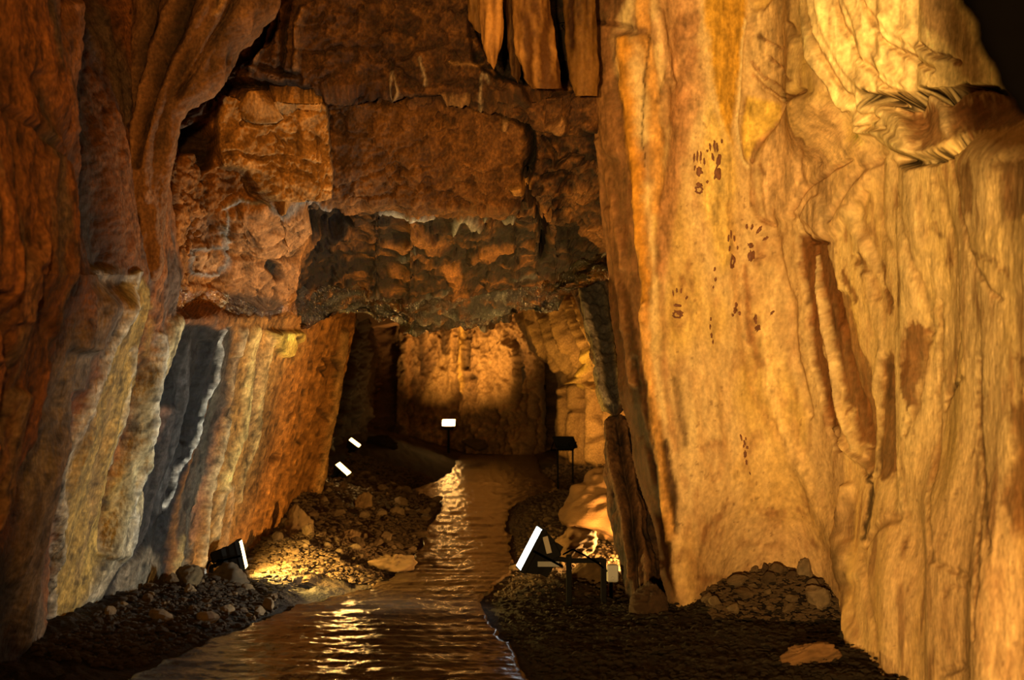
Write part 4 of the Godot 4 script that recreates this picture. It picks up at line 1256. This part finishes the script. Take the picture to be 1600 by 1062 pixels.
# ==================================================================== lamps
func box_into(st: SurfaceTool, c: Vector3, s: Vector3, b := Basis(), bevel := 0.006) -> void:
	# bevelled box: chamfered corners
	var h := s * 0.5
	var e := minf(bevel, minf(h.x, minf(h.y, h.z)) * 0.8)
	var tri := func(p: Array, n: Vector3) -> void:
		for k in range(1, p.size() - 1):
			var g: Vector3 = (p[k] - p[0]).cross(p[k + 1] - p[0])
			var order := [0, k + 1, k] if g.dot(n) > 0 else [0, k, k + 1]
			for q in order:
				st.set_normal(b * n.normalized())
				st.add_vertex(c + b * p[q])
	for ax in 3:
		for sg in [-1.0, 1.0]:
			var a1 := (ax + 1) % 3
			var a2 := (ax + 2) % 3
			var f := []
			for k in [[-1, -1], [1, -1], [1, 1], [-1, 1]]:
				var v := Vector3.ZERO
				v[ax] = sg * h[ax]
				v[a1] = k[0] * (h[a1] - e)
				v[a2] = k[1] * (h[a2] - e)
				f.append(v)
			var n := Vector3.ZERO
			n[ax] = sg
			tri.call(f, n)
			# chamfers along a1/ax edges
			for s2 in [-1.0, 1.0]:
				var p := []
				for k in [-1.0, 1.0]:
					var v := Vector3.ZERO
					v[ax] = sg * h[ax]
					v[a1] = s2 * (h[a1] - e)
					v[a2] = k * (h[a2] - e)
					p.append(v)
				for k in [1.0, -1.0]:
					var v := Vector3.ZERO
					v[ax] = sg * (h[ax] - e)
					v[a1] = s2 * h[a1]
					v[a2] = k * (h[a2] - e)
					p.append(v)
				var m := Vector3.ZERO
				m[ax] = sg
				m[a1] = s2
				tri.call(p, m)
	for sx in [-1.0, 1.0]:
		for sy in [-1.0, 1.0]:
			for sz in [-1.0, 1.0]:
				tri.call([Vector3(sx * h.x, sy * (h.y - e), sz * (h.z - e)), Vector3(sx * (h.x - e), sy * h.y, sz * (h.z - e)), Vector3(sx * (h.x - e), sy * (h.y - e), sz * h.z)], Vector3(sx, sy, sz))


func tube_into(st: SurfaceTool, p: PackedVector3Array, r: float, n := 8) -> void:
	var up := Vector3.UP
	for k in p.size() - 1:
		var d := (p[k + 1] - p[k]).normalized()
		var s := d.cross(up if absf(d.y) < 0.9 else Vector3.RIGHT).normalized()
		var t := s.cross(d)
		for i in n:
			var a0 := TAU * i / n
			var a1 := TAU * (i + 1) / n
			var n0 := s * cos(a0) + t * sin(a0)
			var n1 := s * cos(a1) + t * sin(a1)
			for q in [[p[k], n0], [p[k + 1], n0], [p[k + 1], n1], [p[k], n0], [p[k + 1], n1], [p[k], n1]]:
				st.set_normal(q[1])
				st.add_vertex(q[0] + q[1] * r)
		if k == 0 or k == p.size() - 2:
			var at := p[0] if k == 0 else p[p.size() - 1]
			var nn := -d if k == 0 else d
			for i in n:
				var a0 := TAU * i / n
				var a1 := TAU * (i + 1) / n
				var q0 := at + (s * cos(a0) + t * sin(a0)) * r
				var q1 := at + (s * cos(a1) + t * sin(a1)) * r
				for q in ([at, q0, q1] if k == 0 else [at, q1, q0]):
					st.set_normal(nn)
					st.add_vertex(q)


func mk() -> SurfaceTool:
	var st := SurfaceTool.new()
	st.begin(Mesh.PRIMITIVE_TRIANGLES)
	return st


# floodlight head: glass faces local -z; w along x, h along y
func flood_head(root: Node3D, b: Basis, at: Vector3, w: float, h: float, deep: float, glass: Material) -> void:
	var head := Node3D.new()
	head.name = "head"
	root.add_child(head, true)
	head.transform = Transform3D(b, at)
	# housing: a frustum that narrows to the back
	var st := mk()
	var rings := [[0.0, 1.0], [0.02, 1.0], [0.03, 0.93], [deep * 0.55, 0.8], [deep, 0.5]]
	for k in rings.size() - 1:
		var z0: float = rings[k][0]
		var z1: float = rings[k + 1][0]
		var s0: float = rings[k][1]
		var s1: float = rings[k + 1][1]
		var c := [Vector2(-1, -1), Vector2(1, -1), Vector2(1, 1), Vector2(-1, 1)]
		for i in 4:
			var a: Vector2 = c[i]
			var e: Vector2 = c[(i + 1) % 4]
			var p0 := Vector3(a.x * w / 2 * s0, a.y * h / 2 * s0, z0)
			var p1 := Vector3(e.x * w / 2 * s0, e.y * h / 2 * s0, z0)
			var p2 := Vector3(e.x * w / 2 * s1, e.y * h / 2 * s1, z1)
			var p3 := Vector3(a.x * w / 2 * s1, a.y * h / 2 * s1, z1)
			var nn := (p1 - p0).cross(p3 - p0).normalized()
			var mid2 := (p0 + p2) * 0.5
			if nn.dot(Vector3(mid2.x, mid2.y, 0)) < 0:
				nn = -nn
			var flip := (p1 - p0).cross(p2 - p0).dot(nn) > 0
			for q in ([p0, p2, p1, p0, p3, p2] if flip else [p0, p1, p2, p0, p2, p3]):
				st.set_normal(nn)
				st.add_vertex(q)
	box_into(st, Vector3(0, 0, deep), Vector3(w * 0.5, h * 0.5, 0.012))
	var hs := put("housing", st.commit(), M.iron, head)
	st = mk()
	for i in 6:
		box_into(st, Vector3(lerpf(-0.32, 0.32, i / 5.0) * w, 0, deep * 0.75), Vector3(0.006, h * 0.72, deep * 0.5), Basis(), 0.002)
	put("cooling_fins", st.commit(), M.iron, head)
	st = mk()
	var t := 0.012
	for s in [-1.0, 1.0]:
		box_into(st, Vector3(0, s * (h / 2 - t / 2), -0.006), Vector3(w, t, 0.014), Basis(), 0.003)
		box_into(st, Vector3(s * (w / 2 - t / 2), 0, -0.006), Vector3(t, h - 2 * t, 0.014), Basis(), 0.003)
	put("front_frame", st.commit(), M.iron, head)
	st = mk()
	box_into(st, Vector3(0, 0, -0.008), Vector3(w - t * 1.6, h - t * 1.6, 0.012), Basis(), 0.003)
	var g := put("glowing_glass", st.commit(), glass, head)
	g.set_meta("label", "lit front glass of the floodlight")


func flood(label: String, at: Vector3, face: Vector3, size: Vector2, deep: float, glass: Material, lin: Color, energy: float, angle: float, foot: Array, roll_up := Vector3.UP, aim := Vector3.ZERO) -> Node3D:
	var fy := floor_y(at.x, -at.z)
	var root := base_at("floodlight", Vector3(at.x, fy, at.z), label, "floodlight")
	var b := Basis.looking_at(face.normalized(), roll_up)
	flood_head(root, b, at - root.position, size.x, size.y, deep, glass)
	# yoke and posts; every foot is a place on the ground
	var st := mk()
	var side := b.x * (size.x / 2 + 0.014)
	var back := b.z * (deep * 0.45)
	var p := at - root.position
	for s in [-1.0, 1.0]:
		tube_into(st, PackedVector3Array([p + side * s, p + side * s + b.z * (deep + 0.04)]), 0.007)
	tube_into(st, PackedVector3Array([p - side + b.z * (deep + 0.04), p + side + b.z * (deep + 0.04)]), 0.007)
	put("yoke", st.commit(), M.iron, root)
	var beam := face if aim == Vector3.ZERO else aim
	var l := spot("lamp_light", at + face.normalized() * 0.03, at + face.normalized() * 0.03 + beam, lin, energy, angle, 0.7 if glass == M.white_glass else (1.0 if glass == M.far_glass else 0.6), maxf(0.02, size.x * 0.4))
	lamp_count += 1
	taken.append([at.x, at.z, 0.22])
	return root


func post(root: Node3D, x: float, z: float, top: float, w: float, called := "post") -> void:
	var g := floor_y(x, -z) - 0.04
	var st := mk()
	box_into(st, Vector3(x, (g + top) / 2, z) - root.position, Vector3(w, top - g, w), Basis(), 0.004)
	put(called, st.commit(), M.iron, root)


func bar(root: Node3D, a: Vector3, b: Vector3, w: float, called: String, mat: Material) -> void:
	var st := mk()
	var d := b - a
	var y := d.normalized()
	var x := y.cross(Vector3.FORWARD if absf(y.z) < 0.9 else Vector3.UP).normalized()
	box_into(st, (a + b) / 2 - root.position, Vector3(w, d.length(), w), Basis(x, y, x.cross(y)), 0.003)
	put(called, st.commit(), mat, root)


func build_lamps() -> void:
	var warm := Color(1.0, 0.52, 0.13)
	# white floodlight right of the path, turned to the left wall
	var at := W(829, 857, 10.0)
	var w := flood("white floodlight on a black frame right of the wet path, beaming to the striped wall", at, Vector3(-0.86, 0.46, 0.08), Vector2(0.30, 0.31), 0.17, M.white_glass, Color(0.93, 0.98, 0.84), 6.0, 59.0, [], Vector3.UP, Vector3(-0.92, 0.38, -0.05))
	var pa := W(889, 900, 10.0)
	var pb := W(943, 900, 10.05)
	var top := W(889, 876, 10.0).y
	post(w, pa.x, pa.z, top + 0.04, 0.036)
	post(w, pb.x, pb.z, top + 0.01, 0.036)
	bar(w, Vector3(pa.x, top, pa.z), Vector3(pb.x, top, pb.z), 0.03, "crossbar", M.iron)
	bar(w, at + Vector3(0.16, -0.06, 0.02), Vector3(pa.x + 0.02, top, pa.z), 0.03, "arm", M.iron)
	var st := mk()
	box_into(st, W(860, 862, 9.93) - w.position, Vector3(0.11, 0.1, 0.1), Basis(Vector3(0, 0, 1), 0.5), 0.008)
	put("ballast_box", st.commit(), M.iron, w)
	st = mk()
	box_into(st, W(857, 881, 9.86) - w.position, Vector3(0.14, 0.035, 0.008), Basis(), 0.002)
	put("bracket_plate", st.commit(), M.steel, w)
	st = mk()
	box_into(st, W(855, 851, 9.86) - w.position, Vector3(0.035, 0.11, 0.008), Basis(Vector3(0, 0, 1), 0.25), 0.002)
	put("rating_tag", st.commit(), M.tag, w)
	st = mk()
	var run := PackedVector3Array()
	for q in [W(880, 866, 9.95), W(895, 858, 9.9), W(915, 868, 9.9), W(935, 880, 9.95), W(948, 892, 10.1)]:
		run.append(q - w.position)
	tube_into(st, run, 0.006)
	put("power_cable", st.commit(), M.cable, w)
	# junction box on a post behind it
	var jb := W(957, 895, 10.25)
	var j := base_at("junction_box", Vector3(jb.x, floor_y(jb.x, -jb.z), jb.z), "pale grey junction box on a thin post right of the white floodlight's frame", "junction box")
	st = mk()
	box_into(st, jb - j.position, Vector3(0.075, 0.115, 0.06), Basis(), 0.008)
	put("box", st.commit(), M.box, j)
	st = mk()
	box_into(st, jb - j.position + Vector3(0, 0.005, 0.032), Vector3(0.068, 0.1, 0.006), Basis(), 0.003)
	put("cover", st.commit(), M.box, j)
	st = mk()
	tube_into(st, PackedVector3Array([jb - j.position + Vector3(0.0, -0.03, 0.034), jb - j.position + Vector3(0.0, -0.03, 0.042)]), 0.011, 12)
	put("cable_gland", st.commit(), M.iron, j)
	st = mk()
	tube_into(st, PackedVector3Array([jb - j.position + Vector3(-0.01, -0.05, 0), Vector3(-0.01, -0.03, 0)]), 0.012)
	put("post", st.commit(), M.iron, j)

	# warm floodlight at the foot of the striped wall
	at = W(378, 866, 11.0)
	var a := flood("warm floodlight at the foot of the striped left wall, lighting the gravel mound", at, Vector3(0.95, 0.22, -0.08), Vector2(0.2, 0.215), 0.13, M.warm_glass, Color(1.0, 0.60, 0.13), 13.0, 84.0, [], Vector3.UP, Vector3(0.92, -0.05, -0.3))
	for q in [[330, 11.1], [366, 11.0], [373, 11.05]]:
		var pp := W(q[0], 890, q[1])
		post(a, pp.x, pp.z, W(q[0], 884, q[1]).y, 0.03)
	bar(a, W(328, 886, 11.1), W(366, 872, 11.0), 0.028, "arm", M.iron)
	st = mk()
	box_into(st, W(346, 866, 11.05) - a.position, Vector3(0.14, 0.08, 0.1), Basis(Vector3(0, 0, 1), 0.35), 0.012)
	put("ballast_box", st.commit(), M.iron, a)
	jb = W(317, 899, 11.0)
	j = base_at("junction_box", Vector3(jb.x, floor_y(jb.x, -jb.z), jb.z), "small white junction box beside the warm floodlight at the left wall", "junction box")
	st = mk()
	box_into(st, jb - j.position, Vector3(0.05, 0.085, 0.05), Basis(), 0.006)
	put("box", st.commit(), M.box, j)
	st = mk()
	box_into(st, jb - j.position + Vector3(0, 0.045, 0), Vector3(0.056, 0.012, 0.056), Basis(), 0.003)
	put("lid", st.commit(), M.box, j)
	st = mk()
	tube_into(st, PackedVector3Array([jb - j.position + Vector3(0, -0.04, 0), Vector3(0, -0.03, 0)]), 0.01)
	put("post", st.commit(), M.iron, j)
	st = mk()
	run = PackedVector3Array()
	for q in [W(323, 890, 10.98), W(325, 880, 10.98), W(330, 876, 10.99), W(334, 880, 11.0), W(337, 886, 11.02)]:
		run.append(q - a.position)
	tube_into(st, run, 0.005)
	put("power_cable", st.commit(), M.cable, a)

	# two warm floodlights on the rubble slope
	at = W(536, 733, 17.5)
	var m := flood("lower of the two warm floodlights on the left rubble slope", at, Vector3(0.45, 0.66, 0.60), Vector2(0.1, 0.20), 0.12, M.warm_glass, warm, 1.6, 80.0, [], Vector3(-0.6, 0.8, 0))
	var mp := W(519, 755, 17.6)
	post(m, mp.x, mp.z, W(519, 742, 17.6).y, 0.04)
	bar(m, W(505, 746, 17.6), W(528, 742, 17.55), 0.03, "arm", M.iron)
	jb = W(492, 757, 17.3)
	st = mk()
	box_into(st, Vector3(0, 0.14, 0), Vector3(0.05, 0.12, 0.05), Basis(), 0.006)
	j = base_at("junction_box", Vector3(jb.x, floor_y(jb.x, -jb.z), jb.z), "small pale junction box by the lower of the two slope floodlights", "junction box")
	put("box", st.commit(), M.box, j)
	st = mk()
	tube_into(st, PackedVector3Array([Vector3(0, 0.1, 0), Vector3(0, -0.04, 0)]), 0.012)
	put("post", st.commit(), M.iron, j)
	at = W(554, 692, 22.0)
	m = flood("upper of the two warm floodlights, smaller, farther up the left rubble slope", at, Vector3(0.50, 0.68, 0.5), Vector2(0.1, 0.19), 0.12, M.warm_glass, warm, 0.5, 75.0, [], Vector3(-0.8, 0.6, 0))
	mp = W(548, 712, 22.1)
	post(m, mp.x, mp.z, W(548, 700, 22.1).y, 0.04)
	bar(m, W(548, 703, 22.1), W(556, 697, 22.1), 0.03, "arm", M.iron)
	# lamp before the end wall
	at = W(701, 661, 27.4)
	m = flood("warm floodlight in the far chamber, lighting the end wall above the path", at, Vector3(0.0, 0.82, 0.58), Vector2(0.24, 0.2), 0.10, M.far_glass, warm, 24.0, 52.0, [], Vector3.UP, Vector3(0.10, 0.80, -0.60))
	mp = W(701, 680, 27.45)
	post(m, mp.x, mp.z, at.y - 0.08, 0.045)
	# its twin hidden from view behind the pillar, seen by its glow on the rocks
	at = W(1012, 872, 12.2)
	m = flood("warm floodlight tucked behind the dark pillar, lighting the rocks beside it", at, Vector3(-0.9, 0.30, -0.30), Vector2(0.2, 0.2), 0.12, M.warm_glass, warm, 14.0, 84.0, [])
	post(m, at.x + 0.1, at.z, at.y - 0.02, 0.03)

	# the lamp that lights the far column and drapery, seen from behind
	at = W(883, 690, 20.6)
	m = flood("dark floodlight on two legs seen from behind, tilted up at the far column", at, Vector3(0.30, 0.72, -0.62), Vector2(0.30, 0.2), 0.11, M.warm_glass, warm, 8.0, 74.0, [])
	for s in [-0.1, 0.1]:
		post(m, at.x + s, at.z + 0.04, at.y - 0.03, 0.026, "leg")


# ==================================================================== stones
func stone_mesh(sd: int, sub: int, flat: float, tone: Color, lumps := 0.0) -> ArrayMesh:
	var st := SphereMesh.new()
	st.radius = 1.0
	st.height = 2.0
	st.radial_segments = 8 + sub * 6
	st.rings = 4 + sub * 4
	var arr := st.get_mesh_arrays()
	var v: PackedVector3Array = arr[Mesh.ARRAY_VERTEX]
	var idx: PackedInt32Array = arr[Mesh.ARRAY_INDEX]
	var r := RandomNumberGenerator.new()
	r.seed = sd
	var planes := []
	for k in 13:
		planes.append([Vector3(r.randfn(), r.randfn(), r.randfn()).normalized(), r.randf_range(0.55, 0.9)])
	var p := PackedVector3Array()
	for q in v:
		var n := q.normalized()
		var s := 1.15
		for pl in planes:
			var dd: float = n.dot(pl[0])
			if dd > 0.05:
				s = minf(s, pl[1] / dd)
		s += 0.10 * nf.get_noise_3d(n.x * 1.6 + sd, n.y * 1.6, n.z * 1.6) + 0.05 * nf.get_noise_3d(n.x * 5.0 + sd, n.y * 5.0, n.z * 5.0)
		s += lumps * (nf.get_noise_3d(n.x * 3.0 + sd, n.y * 3.0, n.z * 3.0) - 0.6 * absf(nf.get_noise_3d(n.x * 1.4, n.y * 1.4 + sd, n.z * 1.4)))
		p.append(Vector3(n.x * s, n.y * s * flat, n.z * s * 0.85))
	var s2 := mk()
	s2.set_smooth_group(-1 if sub < 2 else 0)
	for i in idx:
		var q := p[i]
		var t := 0.8 + 0.45 * nf.get_noise_3d(q.x * 2.0 + sd, q.y * 2.0, q.z * 2.0)
		s2.set_color(Color(tone.r * t, tone.g * t, tone.b * t))
		s2.add_vertex(q)
	s2.generate_normals()
	return s2.commit()


func boulder(label: String, px: float, py: float, d: float, r: Vector3, tone: Color, sd: int, turn: float, cat := "boulder") -> MeshInstance3D:
	var o := put("boulder" if cat == "boulder" else "stone", stone_mesh(sd, 6, 1.0, tone, 0.14), M.stone)
	var at := W(px, py, d)
	at.y = maxf(at.y, floor_y(at.x, d) + minf(0.4 * r.y, 0.028))
	o.position = at
	o.scale = r
	o.rotation.y = turn
	taken.append([at.x, at.z, maxf(r.x, r.z)])
	tag(o, label, cat)
	return o


func build_stones() -> void:
	var tones := [Color(0.42, 0.28, 0.15), Color(0.32, 0.2, 0.1), Color(0.24, 0.15, 0.08), Color(0.5, 0.34, 0.18)]
	var shapes := []
	for k in 10:
		shapes.append(stone_mesh(100 + k * 7, 1, 0.72, tones[k % 4]))
	# named boulders
	boulder("rounded brown boulder against the foot of the dark pillar", 1024, 966, 9.45, Vector3(0.14, 0.16, 0.14), Color(0.13, 0.07, 0.035), 103, 0.3)
	boulder("flat orange slab of rock at the bottom edge right of the path", 1268, 1043, 7.75, Vector3(0.21, 0.07, 0.13), Color(0.62, 0.32, 0.12), 51, 0.4)
	boulder("large smooth sloping boulder behind the white floodlight, against the pillar", 960, 800, 13.4, Vector3(0.42, 0.38, 0.6), Color(0.36, 0.19, 0.075), 8, 0.2)
	boulder("broad low rock between the white floodlight and the sloping boulder", 895, 850, 11.9, Vector3(0.28, 0.16, 0.26), Color(0.4, 0.22, 0.09), 13, 1.1)
	boulder("pale split rock seen through the white floodlight's frame", 918, 905, 10.9, Vector3(0.17, 0.15, 0.14), Color(0.34, 0.2, 0.08), 17, 0.7)
	boulder("grey boulder in front of the warm floodlight at the left wall", 356, 921, 10.6, Vector3(0.14, 0.105, 0.13), Color(0.22, 0.16, 0.1), 21, 0.2)
	boulder("dark rounded boulder beside the small white junction box", 308, 908, 10.75, Vector3(0.08, 0.085, 0.08), Color(0.13, 0.09, 0.06), 25, 1.4)
	boulder("mossy ochre boulder left of the warm floodlight at the wall foot", 296, 934, 10.1, Vector3(0.10, 0.09, 0.11), Color(0.28, 0.2, 0.1), 27, 2.0)
	boulder("tall pale boulder at the end of the striped wall", 466, 838, 13.2, Vector3(0.13, 0.19, 0.14), Color(0.38, 0.23, 0.11), 31, 0.5)
	boulder("pointed stone standing on top of the lit gravel mound", 482, 856, 12.6, Vector3(0.06, 0.085, 0.06), Color(0.5, 0.32, 0.15), 33, 0.9)
	boulder("large pale boulder high on the left rubble slope", 568, 804, 15.6, Vector3(0.12, 0.12, 0.12), Color(0.5, 0.3, 0.13), 35, 0.1)
	boulder("broad brown rock beside the path at the lower end of the rubble slope", 612, 880, 12.0, Vector3(0.18, 0.09, 0.17), Color(0.34, 0.2, 0.09), 37, 0.8)
	boulder("upright rock under the slope floodlights", 545, 850, 13.3, Vector3(0.1, 0.1, 0.1), Color(0.42, 0.25, 0.12), 39, 0.8)
	boulder("pale stone leaning on the right wall, tallest of the rubble heap", 1258, 962, 9.9, Vector3(0.075, 0.1, 0.07), Color(0.6, 0.42, 0.24), 41, 0.2)
	boulder("wide pale rock at the right end of the rubble heap", 1284, 982, 9.45, Vector3(0.11, 0.09, 0.09), Color(0.56, 0.38, 0.21), 43, 0.6)
	boulder("dark stone perched on the crest of the right rubble heap", 1196, 938, 10.05, Vector3(0.035, 0.05, 0.04), Color(0.24, 0.14, 0.08), 45, 0.3, "stone")
	boulder("dark low boulder in the far chamber left of the path", 600, 697, 24.5, Vector3(0.28, 0.17, 0.2), Color(0.06, 0.04, 0.025), 47, 0.3)
	boulder("low rounded rock right of the far lamp", 742, 692, 26.0, Vector3(0.24, 0.12, 0.2), Color(0.14, 0.08, 0.04), 49, 0.3)

	# loose stones, by place: [number, x0, x1, d0, d1, size0, size1, group, label]
	var fields := [
		[105, "left_slope", 12.0, 19.0, 0.028, 0.085, "stones on the left rubble slope", "loose angular stone lying on the dark rubble slope left of the path"],
		[55, "mound", 11.2, 13.0, 0.018, 0.045, "stones on the lit gravel mound", "small angular stone on the brightly lit gravel mound by the left lamp"],
		[40, "left_foot", 8.8, 11.2, 0.025, 0.075, "dark stones at the foot of the striped wall", "dark rough stone heaped along the foot of the striped left wall"],
		[45, "right_bank", 10.6, 17.0, 0.02, 0.055, "stones behind the white floodlight", "loose brown stone on the bank behind the white floodlight"],
		[55, "heap", 9.35, 10.25, 0.022, 0.075, "stones in the heap under the right wall", "loose tan stone in the rubble heap under the pale right wall"],
	]
	for f in fields:
		for k in f[0]:
			var s: float = lerpf(f[4], f[5], pow(rng.randf(), 2.0))
			var d := 0.0
			var x := 0.0
			var found := false
			for attempt in 60:
				d = rng.randf_range(f[2], f[3])
				x = field_x(f[1], d)
				var free := true
				for q in taken:
					if Vector2(q[0] - x, q[1] + d).length() < q[2] + s * 1.25:
						free = false
						break
				if free:
					found = true
					break
			if not found:
				continue
			taken.append([x, -d, s * 1.25])
			var o := put("stone", shapes[rng.randi() % shapes.size()], M.stone)
			o.position = Vector3(x, floor_y(x, d) + s * 0.3, -d)
			o.scale = Vector3(s * rng.randf_range(0.8, 1.4), s * rng.randf_range(0.7, 1.1), s)
			o.rotation = Vector3(rng.randf_range(-0.4, 0.4), rng.randf() * TAU, rng.randf_range(-0.4, 0.4))
			tag(o, f[7], "stone", f[6])
	# gravel nobody could count
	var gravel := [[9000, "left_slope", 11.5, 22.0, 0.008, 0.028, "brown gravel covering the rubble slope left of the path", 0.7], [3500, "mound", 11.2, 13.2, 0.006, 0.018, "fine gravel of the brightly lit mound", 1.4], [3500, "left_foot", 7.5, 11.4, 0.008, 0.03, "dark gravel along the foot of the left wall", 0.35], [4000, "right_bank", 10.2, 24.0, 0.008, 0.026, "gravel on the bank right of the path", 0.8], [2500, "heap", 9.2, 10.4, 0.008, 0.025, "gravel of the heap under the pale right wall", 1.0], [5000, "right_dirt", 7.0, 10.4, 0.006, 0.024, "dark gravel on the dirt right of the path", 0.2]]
	for g in gravel:
		var mm := MultiMesh.new()
		mm.transform_format = MultiMesh.TRANSFORM_3D
		var t: float = g[-1]
		mm.mesh = stone_mesh(60 + g[0] % 7, 0, 0.7, Color(0.34 * t, 0.215 * t, 0.115 * t))
		mm.instance_count = g[0]
		for k in g[0]:
			var d: float = rng.randf_range(g[2], g[3])
			var x := field_x(g[1], d)
			var s: float = lerpf(g[4], g[5], pow(rng.randf(), 3.0))
			var b := Basis.from_euler(Vector3(rng.randf() * 0.8 - 0.4, rng.randf() * TAU, rng.randf() * 0.8 - 0.4)).scaled(Vector3(s * 1.2, s * 0.8, s))
			mm.set_instance_transform(k, Transform3D(b, Vector3(x, floor_y(x, d) + s * 0.3, -d)))
		var mi := MultiMeshInstance3D.new()
		mi.name = numbered("gravel")
		mi.multimesh = mm
		mi.material_override = M.stone
		add_child(mi, true)
		tag(mi, g[6], "gravel", "", "stuff")


func field_x(where: String, d: float) -> float:
	var l := path_edge(d, 1)
	var r := path_edge(d, 2)
	match where:
		"left_slope":
			return rng.randf_range(maxf(-2.3, l - 1.6), l - 0.04)
		"mound":
			return rng.randf_range(-2.0, -0.98)
		"left_foot":
			return rng.randf_range(-2.35, minf(-1.5, l - 0.05))
		"right_bank":
			return rng.randf_range(r + 0.03, r + 1.0)
		"heap":
			return rng.randf_range(1.2, 2.1)
	return rng.randf_range(maxf(r, -0.1) + 0.03, 2.0)


# ==================================================================== mud prints on the right wall
func on_wall(u: float, v: float, lift: float) -> Vector3:
	var i := clampi(face_u.bsearch(u) - 1, 0, face_u.size() - 2)
	var j := clampi(face_v.bsearch(v) - 1, 0, face_v.size() - 2)
	var a := clampf((u - face_u[i]) / (face_u[i + 1] - face_u[i]), 0, 1)
	var b := clampf((v - face_v[j]) / (face_v[j + 1] - face_v[j]), 0, 1)
	var n := face_u.size()
	var k := j * n + i
	var p := face_p[k].lerp(face_p[k + 1], a).lerp(face_p[k + n].lerp(face_p[k + n + 1], a), b)
	return p + face_n[k] * lift


# one smear of mud: an uneven dome on the wall
func smear(st: SurfaceTool, u: float, v: float, ru: float, rv: float, turn: float, hollow := 0.0) -> void:
	var n := 18
	var rings := [0.0, 0.55, 0.85, 1.0] if hollow == 0.0 else [hollow * 0.75, hollow, 0.9, 1.0]
	var lifts := [0.006, 0.006, 0.004, -0.004] if hollow == 0.0 else [-0.004, 0.004, 0.005, -0.004]
	var p := []
	for k in 4:
		for i in n:
			var a := TAU * i / n
			var w := 0.88 + 0.6 * nf.get_noise_2d(u * 3.0 + cos(a) * 1.5, v * 3.0 + sin(a) * 1.5)
			var q: Vector2 = Vector2(cos(a) * ru, sin(a) * rv).rotated(turn) * float(rings[k]) * w
			p.append(on_wall(u + q.x, v + q.y, lifts[k]))
	for k in 3:
		for i in n:
			var a: Vector3 = p[k * n + i]
			var b: Vector3 = p[k * n + (i + 1) % n]
			var c: Vector3 = p[(k + 1) * n + i]
			var d: Vector3 = p[(k + 1) * n + (i + 1) % n]
			for q: Vector3 in [a, c, b, b, c, d]:
				st.set_color(Color(0.12, 0.045, 0.018) * (1.0 + 0.7 * nf.get_noise_3d(q.x * 40.0, q.y * 40.0, q.z * 40.0)))
				st.add_vertex(q)


func build_prints() -> void:
	# each print: label, then smears [u, v, half width, half height, turn, hollow]
	var prints := [
		["left print of the uppermost pair of muddy hands", [[1085, 246, 2.0, 9, 0.1], [1090, 243, 2.0, 12, 0.05], [1095, 244, 2.0, 12, 0.0], [1100, 252, 1.8, 8, -0.1], [1086, 262, 1.8, 5, 0.2], [1093, 268, 5.5, 9, 0.0], [1093, 288, 6, 4, 0.3], [1093, 296, 8, 7, 0.0, 0.55], [1105, 284, 2.6, 3, 0.0]]],
		["right print of the uppermost pair of muddy hands", [[1108, 230, 2.0, 8, -0.1], [1114, 228, 2.2, 11, -0.1], [1118, 232, 2.0, 10, -0.1], [1125, 222, 2.0, 4, 0.0], [1112, 246, 2.2, 8, -0.2], [1121, 252, 5.0, 14, 0.1], [1119, 272, 6.5, 13, 0.15], [1104, 236, 2.0, 3, 0.0]]],
		["narrow dark hand print with a few finger dots below the upper pair", [[1138, 372, 1.8, 7, 0.1], [1143, 365, 1.8, 8, 0.0], [1149, 372, 1.8, 6, -0.1], [1140, 388, 2.0, 6, 0.2], [1154, 386, 1.5, 4, 0.0], [1146, 408, 5.0, 14, 0.1, 0.4]]],
		["muddy hand print with four spread fingers", [[1168, 353, 2.4, 5, 0.1], [1176, 353, 2.4, 6, 0.2], [1185, 358, 2.6, 9, 0.45], [1193, 371, 2.6, 6, 0.9], [1174, 382, 6, 5, 0.2], [1175, 398, 6.5, 12, 0.15]]],
		["faint small hand print low on the left of the pale wall", [[1053, 457, 1.6, 5, -0.2], [1059, 453, 1.6, 5, 0.0], [1066, 453, 1.6, 5, 0.1], [1074, 464, 1.8, 4, 0.4], [1060, 476, 8, 3, 0.1], [1060, 490, 10, 8, 0.0, 0.6], [1062, 488, 5, 4, 0.2]]],
		["blotted hand print beside the brown rib", [[1152, 475, 3, 4, 0.1], [1150, 484, 4, 6, 0.3], [1158, 488, 2.4, 4, 0.0], [1146, 492, 2, 3, 0.0], [1181, 497, 3, 9, 0.0], [1184, 512, 5, 7, 0.1], [1205, 488, 2, 5, 0.6]]],
		["thin broken finger streak in the middle of the pale wall", [[1111, 498, 1.6, 4, 0.0], [1110, 510, 1.6, 5, 0.0], [1112, 524, 2, 5, 0.0], [1114, 534, 1.6, 4, 0.0], [1117, 420, 2, 5, 0.1], [1119, 436, 2, 5, 0.0], [1116, 448, 1.5, 3, 0.0]]],
		["lone foot shaped mud print low in the middle of the pale wall", [[1157, 683, 1.8, 7, -0.25], [1163, 692, 2.2, 5, -0.2], [1161, 697, 1.6, 3, 0.0], [1167, 699, 2.4, 3.6, -0.3], [1165, 685, 1.5, 3.4, -0.2], [1163, 709, 3.0, 7, 0.05], [1165, 721, 2.2, 5, -0.1], [1171, 738, 1.2, 3, -0.3]]],
	]
	M.print_mud = plain(Color(1, 1, 1), 0.75)
	M.print_mud.vertex_color_use_as_albedo = true
	for q in prints:
		var st := mk()
		for k in q[1]:
			smear(st, k[0], k[1], k[2], k[3], k[4], k[5] if k.size() > 5 else 0.0)
		st.generate_normals()
		put("hand_print", st.commit(), M.print_mud, wall_node).set_meta("label", q[0])
